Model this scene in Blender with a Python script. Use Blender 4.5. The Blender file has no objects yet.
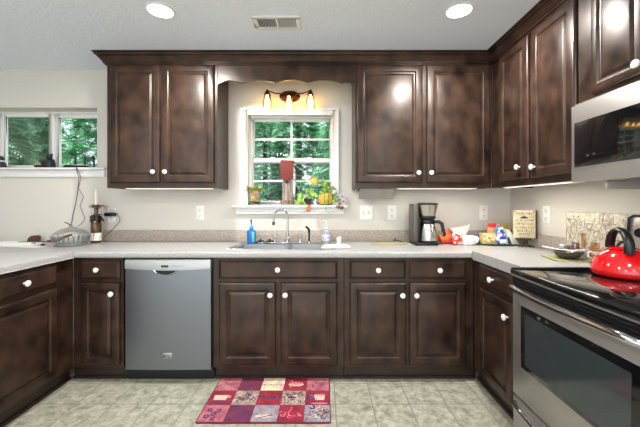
import bpy, bmesh, math, random
from mathutils import Vector, Matrix
PI = math.pi
C = bpy.context.scene.collection
SC = bpy.context.scene

# ------------------------------------------------------------------ camera, world, light, exposure
CAM_D, CAM_Z, FPX = 2.894, 1.255, 325.0
cam = bpy.data.cameras.new('camera'); cam_o = bpy.data.objects.new('camera', cam); C.objects.link(cam_o)
cam_o.location = (0, -CAM_D, CAM_Z); cam_o.rotation_euler = (PI/2, 0, 0)
cam.sensor_width = 36; cam.lens = 36*FPX/640; cam.shift_x = -3/640; cam.shift_y = -10.5/640; cam.clip_start = .05
SC.camera = cam_o

w = bpy.data.worlds.new('sky'); SC.world = w; w.use_nodes = True
bg = w.node_tree.nodes['Background']; bg.inputs[0].default_value = (.80, .90, 1.0, 1); bg.inputs[1].default_value = 2.2

def lamp(name, kind, loc, rot, power, color=(1, 1, 1), size=.2, size_y=None, spread=None, shape=None, parent=None):
    l = bpy.data.lights.new(name, kind); o = bpy.data.objects.new(name, l); C.objects.link(o)
    l.energy = power; l.color = color; o.location = loc; o.rotation_euler = rot
    if kind == 'AREA':
        l.size = size
        if size_y: l.shape = 'RECTANGLE'; l.size_y = size_y
        if shape: l.shape = shape
        if spread: l.spread = spread
    elif kind == 'POINT': l.shadow_soft_size = size
    elif kind == 'SUN': l.angle = size
    if parent: o.parent = parent
    return o

sun = lamp('sun', 'SUN', (0, -4, 8), (math.radians(38), 0, math.radians(-20)), 10.0, (1, .97, .9), .05)
# added unseen area light behind the camera, soft frontal fill
lamp('rear_fill_lamp', 'AREA', (-.6, -6.3, 1.35), (math.radians(90), 0, 0), 26, (.95, .98, 1), 5.0, 2.2)
# added unseen ceiling lamps to brighten the room; two recessed cans are built below
for lx, ly in ((-1.0, -2.9), (.84, -2.9), (-1.0, -4.7), (.84, -4.7), (-2.9, -4.4)):
    lamp('ceiling_fill_lamp', 'AREA', (lx, ly, 2.425), (0, 0, 0), 22, (1, .98, .955), .3, shape='DISK')
CAN_W, STRIP_W, BULB_E = 30, 1.2, 17
SC.view_settings.view_transform = 'Standard'; SC.view_settings.look = 'None'
SC.view_settings.exposure = 0.13; SC.view_settings.gamma = 1.0; SC.view_settings.use_curve_mapping = False

# ------------------------------------------------------------------ materials
def lin(c): return tuple((x/255/12.92 if x/255 <= .04045 else ((x/255+.055)/1.055)**2.4) for x in c)
def mat(name, rgb, rough=.5, metal=0, coat=0, trans=0, ior=1.45, emit=None, es=0, rgb2=None, scale=(8, 8, 8), detail=4, lo=.35, hi=.65,
        bump=0, bscale=80, spec=.5, rough2=None, alpha=1):
    m = bpy.data.materials.new(name); m.use_nodes = True; nt = m.node_tree; b = nt.nodes['Principled BSDF']
    b.inputs['Base Color'].default_value = (*lin(rgb), 1); b.inputs['Roughness'].default_value = rough
    b.inputs['Metallic'].default_value = metal; b.inputs['Coat Weight'].default_value = coat; b.inputs['Coat Roughness'].default_value = .12
    b.inputs['Transmission Weight'].default_value = trans; b.inputs['IOR'].default_value = ior
    b.inputs['Specular IOR Level'].default_value = spec
    if emit: b.inputs['Emission Color'].default_value = (*lin(emit), 1); b.inputs['Emission Strength'].default_value = es
    tc = nt.nodes.new('ShaderNodeTexCoord')
    if rgb2 or rough2:
        mp = nt.nodes.new('ShaderNodeMapping'); mp.inputs['Scale'].default_value = scale
        nz = nt.nodes.new('ShaderNodeTexNoise'); nz.inputs['Scale'].default_value = 1; nz.inputs['Detail'].default_value = detail
        mr = nt.nodes.new('ShaderNodeMapRange'); mr.inputs[1].default_value = lo; mr.inputs[2].default_value = hi
        nt.links.new(tc.outputs['Object'], mp.inputs[0]); nt.links.new(mp.outputs[0], nz.inputs[0]); nt.links.new(nz.outputs[0], mr.inputs[0])
        if rgb2:
            mx = nt.nodes.new('ShaderNodeMix'); mx.data_type = 'RGBA'
            mx.inputs[6].default_value = (*lin(rgb), 1); mx.inputs[7].default_value = (*lin(rgb2), 1)
            nt.links.new(mr.outputs[0], mx.inputs[0]); nt.links.new(mx.outputs[2], b.inputs['Base Color'])
        if rough2:
            r2 = nt.nodes.new('ShaderNodeMapRange'); r2.inputs[3].default_value = rough; r2.inputs[4].default_value = rough2
            nt.links.new(mr.outputs[0], r2.inputs[0]); nt.links.new(r2.outputs[0], b.inputs['Roughness'])
    if bump:
        n2 = nt.nodes.new('ShaderNodeTexNoise'); n2.inputs['Scale'].default_value = bscale; n2.inputs['Detail'].default_value = 3
        bp = nt.nodes.new('ShaderNodeBump'); bp.inputs['Strength'].default_value = bump; bp.inputs['Distance'].default_value = .01
        nt.links.new(tc.outputs['Object'], n2.inputs[0]); nt.links.new(n2.outputs[0], bp.inputs['Height']); nt.links.new(bp.outputs[0], b.inputs['Normal'])
    return m
def thin_glass(name, tint=(255, 255, 255), refl=1.0, ior=1.5):
    m = bpy.data.materials.new(name); m.use_nodes = True; nt = m.node_tree; nt.nodes.remove(nt.nodes['Principled BSDF'])
    t = nt.nodes.new('ShaderNodeBsdfTransparent'); t.inputs[0].default_value = (*lin(tint), 1)
    g = nt.nodes.new('ShaderNodeBsdfGlossy'); g.inputs[1].default_value = .02
    f = nt.nodes.new('ShaderNodeFresnel'); f.inputs[0].default_value = ior
    mu = nt.nodes.new('ShaderNodeMath'); mu.operation = 'MULTIPLY'; mu.inputs[1].default_value = refl; mu.use_clamp = True
    mx = nt.nodes.new('ShaderNodeMixShader')
    nt.links.new(f.outputs[0], mu.inputs[0]); nt.links.new(mu.outputs[0], mx.inputs[0])
    nt.links.new(t.outputs[0], mx.inputs[1]); nt.links.new(g.outputs[0], mx.inputs[2]); nt.links.new(mx.outputs[0], nt.nodes['Material Output'].inputs[0])
    return m

WOOD = mat('stained_maple', (24, 15, 10), .28, rgb2=(70, 49, 38), scale=(9, 9, 7), detail=9, lo=.3, hi=.74, rough2=.4, spec=.5)
WOOD.node_tree.nodes['Principled BSDF'].inputs['Specular Tint'].default_value = (1, .9, .82, 1)
WOOD_DARK = mat('stained_maple_toe', (38, 27, 22), .4, rgb2=(52, 38, 31), scale=(6, 6, 6))
WALL = mat('wall_paint', (214, 208, 198), .85, bump=.05, bscale=220)
CEIL = mat('ceiling_paint', (232, 238, 248), .95, bump=.45, bscale=55)
TRIM = mat('white_trim', (232, 230, 227), .4)
COUNTER = mat('counter_laminate', (170, 168, 166), .3, rgb2=(150, 147, 144), scale=(70, 70, 70), detail=6, lo=.42, hi=.72)
SPLASH = mat('splash_laminate', (184, 172, 160), .35, rgb2=(158, 145, 133), scale=(60, 60, 60), detail=6, lo=.36, hi=.68)
STEEL = mat('brushed_steel', (130, 133, 138), .33, metal=1)
STEEL_H = mat('brushed_steel_range', (182, 179, 175), .38, metal=.85)
CHROME = mat('chrome', (176, 177, 180), .12, metal=1)
BLACK = mat('black_plastic', (18, 18, 19), .35)
BLACKGLASS = mat('black_glass', (9, 10, 12), .04, coat=.6)
OVENGLASS = mat('oven_glass', (50, 58, 60), .06, coat=.5)
CERAMIC = mat('white_ceramic', (240, 238, 234), .15, coat=.5)
WHITE = mat('white_plastic', (236, 234, 228), .4)
GLASS = thin_glass('clear_glass', (253, 254, 253), .45)
PANE = thin_glass('window_glass', (250, 252, 251), .2)
BRONZE = mat('antique_copper', (112, 58, 36), .32, metal=.9, rgb2=(74, 38, 26), scale=(30, 30, 30))
BULB = mat('bulb_glow', (255, 225, 170), .4, emit=(255, 196, 96), es=BULB_E, spec=.1)
LENS = mat('can_lens', (255, 255, 250), .4, emit=(255, 250, 242), es=5)
STRIPLENS = mat('strip_lens', (250, 246, 235), .4, emit=(255, 244, 225), es=1.1)
RED = mat('red_enamel', (205, 14, 20), .08, coat=.8)
LEAF = mat('leaf_green', (82, 128, 44), .5, rgb2=(164, 196, 82), scale=(25, 25, 25))
LEAF_Y = mat('leaf_yellow_green', (150, 178, 60), .5, rgb2=(196, 196, 110), scale=(40, 40, 40))
LEAF_O = mat('leaf_orange', (186, 104, 42), .6)
LEAF_B = mat('leaf_brown', (108, 74, 46), .7, rgb2=(150, 110, 80), scale=(40, 40, 40))
TERRA = mat('terracotta', (158, 112, 72), .7, rgb2=(204, 178, 144), scale=(30, 30, 30))
INK = mat('dark_ink', (52, 44, 38), .7)
BARK = mat('weathered_bark', (186, 170, 158), .9, rgb2=(124, 108, 98), scale=(60, 60, 9), bump=.5, bscale=60)

# ------------------------------------------------------------------ mesh helpers
class B:
    def __init__(s): s.v = []; s.f = []; s.m = []
    def add(s, vs, fs, m=0):
        o = len(s.v); s.v += [tuple(v) for v in vs]
        for f in fs: s.f.append(tuple(i+o for i in f)); s.m.append(m)
        return s
    def box(s, x0, x1, y0, y1, z0, z1, m=0):
        vs = [(x, y, z) for z in (z0, z1) for y in (y0, y1) for x in (x0, x1)]
        return s.add(vs, [(0, 2, 3, 1), (4, 5, 7, 6), (0, 1, 5, 4), (2, 6, 7, 3), (0, 4, 6, 2), (1, 3, 7, 5)], m)
    def rings(s, x0, x1, z0, z1, prof, m=0):          # rectangular stepped front facing -y: prof = [(inset, y)]
        vs = []; fs = []
        for ins, y in prof: vs += [(x0+ins, y, z0+ins), (x1-ins, y, z0+ins), (x1-ins, y, z1-ins), (x0+ins, y, z1-ins)]
        for k in range(len(prof)-1):
            a, b = 4*k, 4*k+4
            for i in range(4): j = (i+1) % 4; fs.append((a+i, a+j, b+j, b+i))
        e = 4*(len(prof)-1); fs.append((e, e+1, e+2, e+3)); fs.append((3, 2, 1, 0))
        return s.add(vs, fs, m)
    def lathe(s, prof, c=(0, 0, 0), seg=24, m=0, ax='z', squash=1.0, ripple=0, nr=0, caps=True):
        vs = []; fs = []; n = len(prof)
        for r, h in prof:
            for i in range(seg):
                a = 2*PI*i/seg; rr = r*(1+ripple*math.cos(nr*a)); x, y = rr*math.cos(a), rr*math.sin(a)*squash
                p = {'z': (x, y, h), 'y': (x, h, y), 'x': (h, x, y)}[ax]
                vs.append((p[0]+c[0], p[1]+c[1], p[2]+c[2]))
        fl = ax == 'y'
        for k in range(n-1):
            for i in range(seg):
                j = (i+1) % seg; q = (k*seg+i, k*seg+j, (k+1)*seg+j, (k+1)*seg+i); fs.append(q[::-1] if fl else q)
        if caps:
            a = tuple(range(seg)); b = tuple(range((n-1)*seg, n*seg)); fs.append(a if fl else a[::-1]); fs.append(b[::-1] if fl else b)
        return s.add(vs, fs, m)
    def tube(s, pts, r, seg=8, m=0, flat=1.0, up=(0, 0, 1), closed=False):
        pts = [Vector(p) for p in pts]; n = len(pts); vs = []; fs = []
        rs = r if isinstance(r, (list, tuple)) else [r]*n
        nrm = None
        for k, p in enumerate(pts):
            t = (pts[(k+1) % n]-pts[k-1]) if closed else (pts[min(k+1, n-1)]-pts[max(k-1, 0)])
            t.normalize()
            if nrm is None:
                u = Vector(up)
                if abs(t.dot(u)) > .95: u = Vector((1, 0, 0))
                nrm = (u-t*u.dot(t)).normalized()
            else: nrm = (nrm-t*nrm.dot(t)).normalized()
            bi = t.cross(nrm)
            for i in range(seg):
                a = 2*PI*i/seg; vs.append(p+nrm*(rs[k]*math.cos(a)*flat)+bi*(rs[k]*math.sin(a)))
        for k in range(n if closed else n-1):
            k2 = (k+1) % n
            for i in range(seg): j = (i+1) % seg; fs.append((k*seg+i, k*seg+j, k2*seg+j, k2*seg+i))
        if not closed: fs.append(tuple(range(seg))[::-1]); fs.append(tuple(range((n-1)*seg, n*seg)))
        return s.add(vs, fs, m)
    def prism(s, poly, a, b, ax='y', m=0):               # poly in the two other axes, extruded a..b
        n = len(poly); vs = []
        for h in (a, b):
            for p, q in poly: vs.append({'y': (p, h, q), 'x': (h, p, q), 'z': (p, q, h)}[ax])
        fs = [tuple(range(n)), tuple(range(n, 2*n))[::-1]]+[(i, i+n, (i+1) % n+n, (i+1) % n) for i in range(n)]
        return s.add(vs, fs, m)
    def ball(s, c, r, m=0, seg=14, squash=(1, 1, 1)):
        pr = [(max(1e-4, r*math.sin(PI*k/8)), -r*math.cos(PI*k/8)) for k in range(9)]
        b = B().lathe(pr, (0, 0, 0), seg)
        return s.add([(x*squash[0]+c[0], y*squash[1]+c[1], z*squash[2]+c[2]) for x, y, z in b.v], b.f, m)
    def leaf(s, p, d, n, L, W, m=0, curl=.15):           # a folded pointed leaf from p along d, facing n
        p, d, n = Vector(p), Vector(d).normalized(), Vector(n); sd = d.cross(n).normalized(); n = sd.cross(d).normalized()
        vs = []
        for t, wd in ((0, .08), (.25, .8), (.5, 1), (.78, .6), (1, .02)):
            c = p+d*(L*t)-n*(curl*L*t*t)
            vs += [c-sd*(W/2*wd)+n*(.12*W*wd), c, c+sd*(W/2*wd)+n*(.12*W*wd)]
        fs = []
        for k in range(4):
            a = 3*k; fs += [(a, a+1, a+4, a+3), (a+1, a+2, a+5, a+4)]
        return s.add(vs, fs, m)
    def blob(s, c, r, seed, amp=.2, m=0, sub=3, e=.6, flat=True):     # crumpled pillow
        bm = bmesh.new(); bmesh.ops.create_icosphere(bm, subdivisions=sub, radius=1); rd = random.Random(seed)
        ws = [(Vector((rd.gauss(0, 1), rd.gauss(0, 1), rd.gauss(0, 1)))*3.2, rd.random()*6) for _ in range(7)]
        vs = []
        for v in bm.verts:
            q = Vector([math.copysign(abs(a)**e, a) for a in v.co])
            k = 1+amp*sum(math.sin(v.co.dot(a)+ph) for a, ph in ws)/3
            q = q*k; z = q.z
            if flat: z = max(z, -.92)
            vs.append((c[0]+q.x*r[0], c[1]+q.y*r[1], c[2]+z*r[2]))
        fs = [tuple(v.index for v in f.verts) for f in bm.faces]; bm.free()
        return s.add(vs, fs, m)
    def xf(s, M):
        s.v = [tuple(M @ Vector(v)) for v in s.v]; return s
    def merge(s, o, m=None):
        k = len(s.v); s.v += o.v; s.f += [tuple(i+k for i in f) for f in o.f]; s.m += (o.m if m is None else [m]*len(o.m)); return s
    def build(s, name, mats, parent=None, bevel=0, seg=2, ang=35, loc=None):
        me = bpy.data.meshes.new(name); me.from_pydata(s.v, [], s.f)
        if not isinstance(mats, (list, tuple)): mats = [mats]
        for x in mats: me.materials.append(x)
        me.polygons.foreach_set('material_index', s.m)
        bm = bmesh.new(); bm.from_mesh(me)
        bmesh.ops.recalc_face_normals(bm, faces=bm.faces)
        if bevel:
            bmesh.ops.remove_doubles(bm, verts=bm.verts, dist=1e-5)
            es = [e for e in bm.edges if len(e.link_faces) == 2 and e.calc_face_angle(0) > .5]
            bmesh.ops.bevel(bm, geom=es, offset=bevel, segments=seg, profile=.5, affect='EDGES', clamp_overlap=True)
        bm.to_mesh(me); bm.free()
        me.polygons.foreach_set('use_smooth', [True]*len(me.polygons)); me.set_sharp_from_angle(angle=math.radians(ang)); me.update()
        o = bpy.data.objects.new(name, me); C.objects.link(o)
        if parent: o.parent = parent
        if loc: o.location = loc
        return o
def thing(name, label, cat, loc=(0, 0, 0), rz=0, group=None):
    o = bpy.data.objects.new(name, None); C.objects.link(o); o.empty_display_size = .05
    o.location = loc; o.rotation_euler = (0, 0, rz); o['label'] = label; o['category'] = cat
    if group: o['group'] = group
    return o
def tag(o, label, cat, group=None, kind=None):
    o['label'] = label; o['category'] = cat
    if group: o['group'] = group
    if kind: o['kind'] = kind
    return o
def struct(o, label, cat=None):
    o['kind'] = 'structure'; o['label'] = label; o['category'] = cat or o.name.split('_')[0]; return o
def text_mesh(txt, size, depth=.0006):                # text lying in x-z, facing -y, centred
    cu = bpy.data.curves.new('lettering', 'FONT'); cu.body = txt; cu.size = size; cu.extrude = depth; cu.align_x = 'CENTER'; cu.align_y = 'CENTER'
    o = bpy.data.objects.new('lettering', cu); C.objects.link(o)
    bpy.context.view_layer.update()
    me = bpy.data.meshes.new_from_object(o.evaluated_get(bpy.context.evaluated_depsgraph_get()))
    b = B().add([(v.co.x, -v.co.z, v.co.y) for v in me.vertices], [tuple(p.vertices) for p in me.polygons])
    bpy.data.objects.remove(o); bpy.data.curves.remove(cu); bpy.data.meshes.remove(me)
    return b
def squig(b, x0, x1, z, h, seed, y=0, m=0, step=.008, t=.0012, sw=.0022):     # a line of unreadably small handwriting
    rd = random.Random(seed); x = x0
    while x < x1:
        if rd.random() < .82:
            pts = [(x+rd.uniform(0, step*.8), y, z+rd.uniform(-h/2, h/2)) for _ in range(3)]
            b.tube(pts, sw/2, 4, m)
        x += step*.75
    return b
def at(px, py, y):                                      # a point of the world plane at depth y seen at (px, py)
    d = y+CAM_D
    return Vector(((px-323)*d/FPX, y, CAM_Z-(py-203)*d/FPX))
def X(px, d): return (px-323)*d/FPX
def Z(py, d): return CAM_Z-(py-203)*d/FPX
R = math.radians

# ------------------------------------------------------------------ the room
XR, XL, YB, H = 1.669, -4.6, -6.5, 2.44
def cells(xs, zs, holes, y0, y1):                       # wall slab with rectangular openings, facing -y
    b = B(); vis = {}
    def solid(i, k): return 0 <= i < len(xs)-1 and 0 <= k < len(zs)-1 and (i, k) not in holes
    for i in range(len(xs)-1):
        for k in range(len(zs)-1):
            if not solid(i, k): continue
            a, c, e, g = xs[i], xs[i+1], zs[k], zs[k+1]
            b.add([(a, y0, e), (c, y0, e), (c, y0, g), (a, y0, g)], [(0, 1, 2, 3)])
            b.add([(a, y1, e), (c, y1, e), (c, y1, g), (a, y1, g)], [(3, 2, 1, 0)])
            for (di, dk, q) in ((-1, 0, [(a, e), (a, g)]), (1, 0, [(c, g), (c, e)]), (0, -1, [(c, e), (a, e)]), (0, 1, [(a, g), (c, g)])):
                if not solid(i+di, k+dk):
                    (p, r), (s_, t_) = q
                    b.add([(p, y0, r), (s_, y0, t_), (s_, y1, t_), (p, y1, r)], [(0, 1, 2, 3)])
    return b
WX0, WX1, WZ0, WZ1 = -.672, .090, 1.237, 2.040          # opening of the window above the sink
VX0, VX1, VZ0, VZ1 = -3.06, -2.012, 1.567, 2.105        # opening of the high window on the left
FLOOR = bpy.data.materials.new('vinyl_tile'); FLOOR.use_nodes = True
nt = FLOOR.node_tree; bs = nt.nodes['Principled BSDF']; tc = nt.nodes.new('ShaderNodeTexCoord')
br = nt.nodes.new('ShaderNodeTexBrick'); br.offset = 0; br.inputs['Scale'].default_value = 1
for k, v in (('Mortar Size', .0045), ('Mortar Smooth', .3), ('Brick Width', .231), ('Row Height', .231)): br.inputs[k].default_value = v
mp = nt.nodes.new('ShaderNodeMapping'); mp.inputs['Location'].default_value = (-.077, .172, 0)
n1 = nt.nodes.new('ShaderNodeTexNoise'); n1.inputs['Scale'].default_value = 17; n1.inputs['Detail'].default_value = 9; n1.inputs['Roughness'].default_value = .7; n1.inputs['Distortion'].default_value = .5
cr = nt.nodes.new('ShaderNodeValToRGB'); el = cr.color_ramp.elements
el[0].position = .3; el[0].color = (*lin((108, 106, 90)), 1); el[1].position = .7; el[1].color = (*lin((196, 192, 178)), 1)
e_ = el.new(.48); e_.color = (*lin((158, 156, 138)), 1)
mx = nt.nodes.new('ShaderNodeMix'); mx.data_type = 'RGBA'; mx.inputs[7].default_value = (*lin((132, 129, 113)), 1)
nt.links.new(tc.outputs['Object'], mp.inputs[0]); nt.links.new(mp.outputs[0], br.inputs[0]); nt.links.new(tc.outputs['Object'], n1.inputs[0])
nt.links.new(n1.outputs[0], cr.inputs[0]); nt.links.new(cr.outputs[0], mx.inputs[6]); nt.links.new(br.outputs['Fac'], mx.inputs[0])
nt.links.new(mx.outputs[2], bs.inputs['Base Color']); bs.inputs['Roughness'].default_value = .32

struct(B().box(XL, XR+.12, YB, .2, -.1, 0).build('floor', FLOOR), 'greenish beige vinyl tile kitchen floor')
struct(B().box(XL, XR+.12, YB, .2, H, H+.12).build('ceiling', CEIL), 'light grey textured kitchen ceiling')
xs = [XL, VX0, VX1, WX0, WX1, XR+.12]; zs = [0, WZ0, VZ0, WZ1, VZ1, H]
hol = {(3, 1), (3, 2), (1, 2), (1, 3)}
struct(cells(xs, zs, hol, 0, .2).build('wall_back', WALL), 'warm off white wall behind the sink and counters')
struct(B().box(XR, XR+.12, YB, 0, 0, H).build('wall_right', WALL), 'warm off white wall beside the range')
struct(B().box(XL-.12, XL, YB, .2, 0, H).build('wall_left', WALL), 'off white wall of the adjoining room')

# window above the sink: casing, stool, apron, frame, two sashes of 2 x 2 lights
win = bpy.data.objects.new('window_1', None); C.objects.link(win); win['kind'] = 'structure'; win['label'] = 'white double hung window above the sink'; win['category'] = 'window'
cs = B(); ox0, ox1, oz1 = X(241, 2.874), X(338.5, 2.874), Z(108, 2.874)
prof = lambda a, b: None
cs.box(ox0, WX0+.006, -.018, 0, WZ0, oz1); cs.box(WX1-.006, ox1, -.018, 0, WZ0, oz1); cs.box(WX0+.006, WX1-.006, -.018, 0, WZ1-.006, oz1)
cs.box(ox0-.004, ox0+.016, -.026, -.018, WZ0, oz1); cs.box(ox1-.016, ox1+.004, -.026, -.018, WZ0, oz1); cs.box(ox0+.016, ox1-.016, -.026, -.018, oz1-.02, oz1+.002)
cs.build('casing', TRIM, win, bevel=.003)
B().box(X(232, 2.834), X(348, 2.834), -.065, .075, WZ0-.022, WZ0).build('stool', TRIM, win, bevel=.005)
B().box(X(236, 2.87), X(344, 2.87), -.024, 0, WZ0-.075, WZ0-.022).box(X(236.5, 2.87), X(343.5, 2.87), -.032, -.024, WZ0-.078, WZ0-.066).build('apron', TRIM, win, bevel=.003)
fr = B(); y0, y1 = .06, .16
fr.box(WX0, WX0+.022, y0-.03, y1, WZ0, WZ1); fr.box(WX1-.022, WX1, y0-.03, y1, WZ0, WZ1); fr.box(WX0+.022, WX1-.022, y0-.03, y1, WZ1-.016, WZ1); fr.box(WX0+.022, WX1-.022, y0+.016, y1, WZ0, WZ0+.012)
fr.build('window_frame', TRIM, win, bevel=.002)
def sash(y, z0, z1, hz, bot, top):
    gx0, gx1 = WX0+.036, WX1-.030
    b = B(); a, c = WX0+.018, WX1-.018
    b.box(a, gx0, y, y+.03, z0, z1); b.box(gx1, c, y, y+.03, z0, z1); b.box(gx0, gx1, y, y+.03, z0, z0+bot); b.box(gx0, gx1, y, y+.03, z1-top, z1)
    xm = (gx0+gx1)/2-.004
    b.box(xm-.009, xm+.009, y+.008, y+.022, z0+bot, z1-top); b.box(gx0, gx1, y+.009, y+.021, hz-.009, hz+.009)
    s_ = b.build('sash', TRIM, win, bevel=.002)
    B().box(gx0, gx1, y+.014, y+.017, z0+bot, z1-top).build('pane', PANE, s_)
    return s_
zm = Z(160.5, 2.97)
sash(.115, zm-.02, WZ1-.012, Z(139.5, 3.02), .026, .018)
s_ = sash(.078, WZ0+.004, zm+.02, Z(181, 2.98), .034, .036)
lt = B()
for lx in (.28, .72):
    xx = WX0+(WX1-WX0)*lx; lt.box(xx-.02, xx+.02, .072, .1, zm+.02, zm+.03)
lt.build('sash_lock', TRIM, s_, bevel=.002)
B().box(-.43, -.39, .068, .078, WZ0+.012, WZ0+.02).build('lift', TRIM, s_, bevel=.002)

# high window on the left
win2 = bpy.data.objects.new('window_2', None); C.objects.link(win2); win2['kind'] = 'structure'; win2['label'] = 'white sliding window high on the wall over the counter return'; win2['category'] = 'window'
d2 = 3.06
B().box(VX0-.1, X(105, 2.86), -.05, 0, VZ0-.02, VZ0).box(VX0-.1, X(104, 2.87), -.02, 0, Z(177, 2.87), VZ0-.02).build('stool', TRIM, win2, bevel=.005)
f2 = B(); fz0, fz1 = VZ0, VZ1
f2.box(VX0, X(4, d2), .13, .19, fz0, fz1); f2.box(VX1-.0, VX1-.03, .13, .19, fz0, fz1); f2.box(X(4, d2), VX1-.03, .13, .19, fz0, fz0+.022); f2.box(X(4, d2), VX1-.03, .13, .19, Z(114.5, d2), fz1)
f2.build('window_frame', TRIM, win2, bevel=.002)
def sash2(x0, x1, y, gx0, gx1, gz0, gz1):
    b = B(); z0, z1 = fz0+.015, Z(114.5, d2)
    b.box(x0, gx0, y, y+.028, z0, z1); b.box(gx1, x1, y, y+.028, z0, z1); b.box(gx0, gx1, y, y+.028, z0, gz0); b.box(gx0, gx1, y, y+.028, gz1, z1)
    s = b.build('sash', TRIM, win2, bevel=.002)
    B().box(gx0, gx1, y+.012, y+.015, gz0, gz1).build('pane', PANE, s)
sash2(X(4, d2), X(56, d2), .14, X(8, d2), X(51, d2), VZ0+.04, Z(117.5, d2))
sash2(X(54, d2+.02), VX1-.03, .165, X(61, d2+.02), VX1-.05, VZ0+.04, Z(118, d2))

# ------------------------------------------------------------------ cabinets
KN = B().lathe([(.0065, 0), (.0065, -.010), (.009, -.013), (.0165, -.018), (.0185, -.023), (.0175, -.028), (.012, -.032), (.003, -.0335)], (0, 0, 0), 16, ax='y')
def knob(x, z, y, parent):
    B().merge(KN).build('knob', CERAMIC, parent, loc=(x, y, z))
T = .02
def door(par, x0, x1, z0, z1, kx=None, kz=None, fw=.062, name='door'):
    o = B().rings(x0, x1, z0, z1, [(0, 0), (0, -T+.012), (.003, -T+.0065), (.008, -T+.0022), (.015, -T), (fw-.012, -T), (fw-.005, -T+.003), (fw-.002, -T+.009), (fw+.006, -T+.010), (fw+.019, -T+.003), (fw+.023, -T+.002)]).build(name, WOOD, par, ang=18)
    if kx is not None: knob(kx, kz, -T, o)
def drawer(par, x0, x1, z0, z1, kx=None, kz=None, name='drawer'):
    o = B().rings(x0, x1, z0, z1, [(0, 0), (0, -T+.010), (.004, -T+.007), (.016, -T), (.018, -T)]).build(name, WOOD, par, ang=18)
    if kx is not None: knob(kx, kz if kz else (z0+z1)/2, -T, o)
def base_cab(label, loc, rz, W, group='base cabinets under the counter', dep=.585, toe=(0, 0)):
    c = thing('base_cabinet', label, 'cabinet', loc, rz, group)
    b = B(); g = .002
    b.box(g, W-g, 0, .02, .10, .872); b.box(g, .02, .02, dep, .10, .872); b.box(W-.02, W-g, .02, dep, .10, .872)
    b.box(.02, W-.02, .02, dep, .10, .12); b.box(.02, W-.02, dep-.012, dep, .12, .872)
    b.build('cabinet_box', WOOD, c, ang=20)
    B().box(g-toe[0], W-g+toe[1], .05, .068, 0, .10).box(g-toe[0], W-g+toe[1], .036, .05, 0, .018).build('toe_kick', WOOD_DARK, c)
    return c
FY = -.61
Xc = lambda px: X(px, 2.264)                            # door plane of the back run
DT, DB, WT, WB = Z(283, 2.264), Z(365.5, 2.264), Z(261, 2.264), Z(279, 2.264)
XLF, XRF = -1.755, 1.06
# back run, left of the dishwasher
x0 = XLF+.002; x1 = -1.3985
c = base_cab('narrow dark base cabinet in the left corner beside the dishwasher', (x0, FY, 0), 0, x1-x0, toe=(.034, 0))
drawer(c, Xc(80)-x0, Xc(119)-x0, WB, WT, Xc(98)-x0, Z(269.5, 2.264)); door(c, Xc(80)-x0, Xc(119)-x0, DB, DT, Xc(112.5)-x0, Z(293.5, 2.264))
# sink base
x0 = -.7696; x1 = .1476
c = base_cab('wide dark base cabinet below the sink, false drawer over two doors', (x0, FY, 0), 0, x1-x0)
drawer(c, Xc(218.5)-x0, Xc(337.5)-x0, WB, WT, Xc(278)-x0, Z(269.5, 2.264), name='false_drawer_front')
door(c, Xc(218.5)-x0, Xc(275.7)-x0, DB, DT, Xc(270.5)-x0, Z(294.5, 2.264)); door(c, Xc(280.3)-x0, Xc(337.5)-x0, DB, DT, Xc(285.5)-x0, Z(294.5, 2.264))
# back run, right
x0 = .1476; x1 = XRF-.002
c = base_cab('dark base cabinet with two drawers over two doors, below the coffee maker', (x0, FY, 0), 0, x1-x0, toe=(0, .034))
drawer(c, Xc(349.7)-x0, Xc(406)-x0, WB, WT, Xc(378)-x0, Z(270, 2.264)); drawer(c, Xc(410)-x0, Xc(466.3)-x0, WB, WT, Xc(439)-x0, Z(270, 2.264))
door(c, Xc(349.7)-x0, Xc(406.5)-x0, DB, DT, Xc(402)-x0, Z(295, 2.264)); door(c, Xc(409.5)-x0, Xc(466.3)-x0, DB, DT, Xc(416)-x0, Z(295, 2.264))
# right run: front faces -x
DR = 1.712                                               # depth where the range begins
yA = FY-.001; W_ = (DR+.002-CAM_D)
c = base_cab('dark base cabinet on the right run, between the corner and the range', (XRF, yA, 0), -PI/2, yA-W_, toe=(.034, 0))
L_ = lambda d: yA-(d-CAM_D)                              # local x of a depth on this run
drawer(c, L_(2.175), L_(1.79), WB, WT, L_(1.035*325/(492-323)), Z(280, 1.99)); door(c, L_(2.175), L_(1.79), DB, DT, L_(1.83), Z(318, 1.82))
# left run: front faces +x
yE = 1.46-CAM_D
c = base_cab('dark base cabinet of the left return, wide drawer over a wide door', (XLF, yE, 0), PI/2, FY-.001-yE, toe=(0, .034))
l_ = lambda d: (d-CAM_D)-yE
drawer(c, l_(1.62), l_(2.13), WB, WT, l_(1.885), Z(283.5, 1.885)); door(c, l_(1.62), l_(2.13), DB, DT, l_(1.66), DT-.07)

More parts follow.
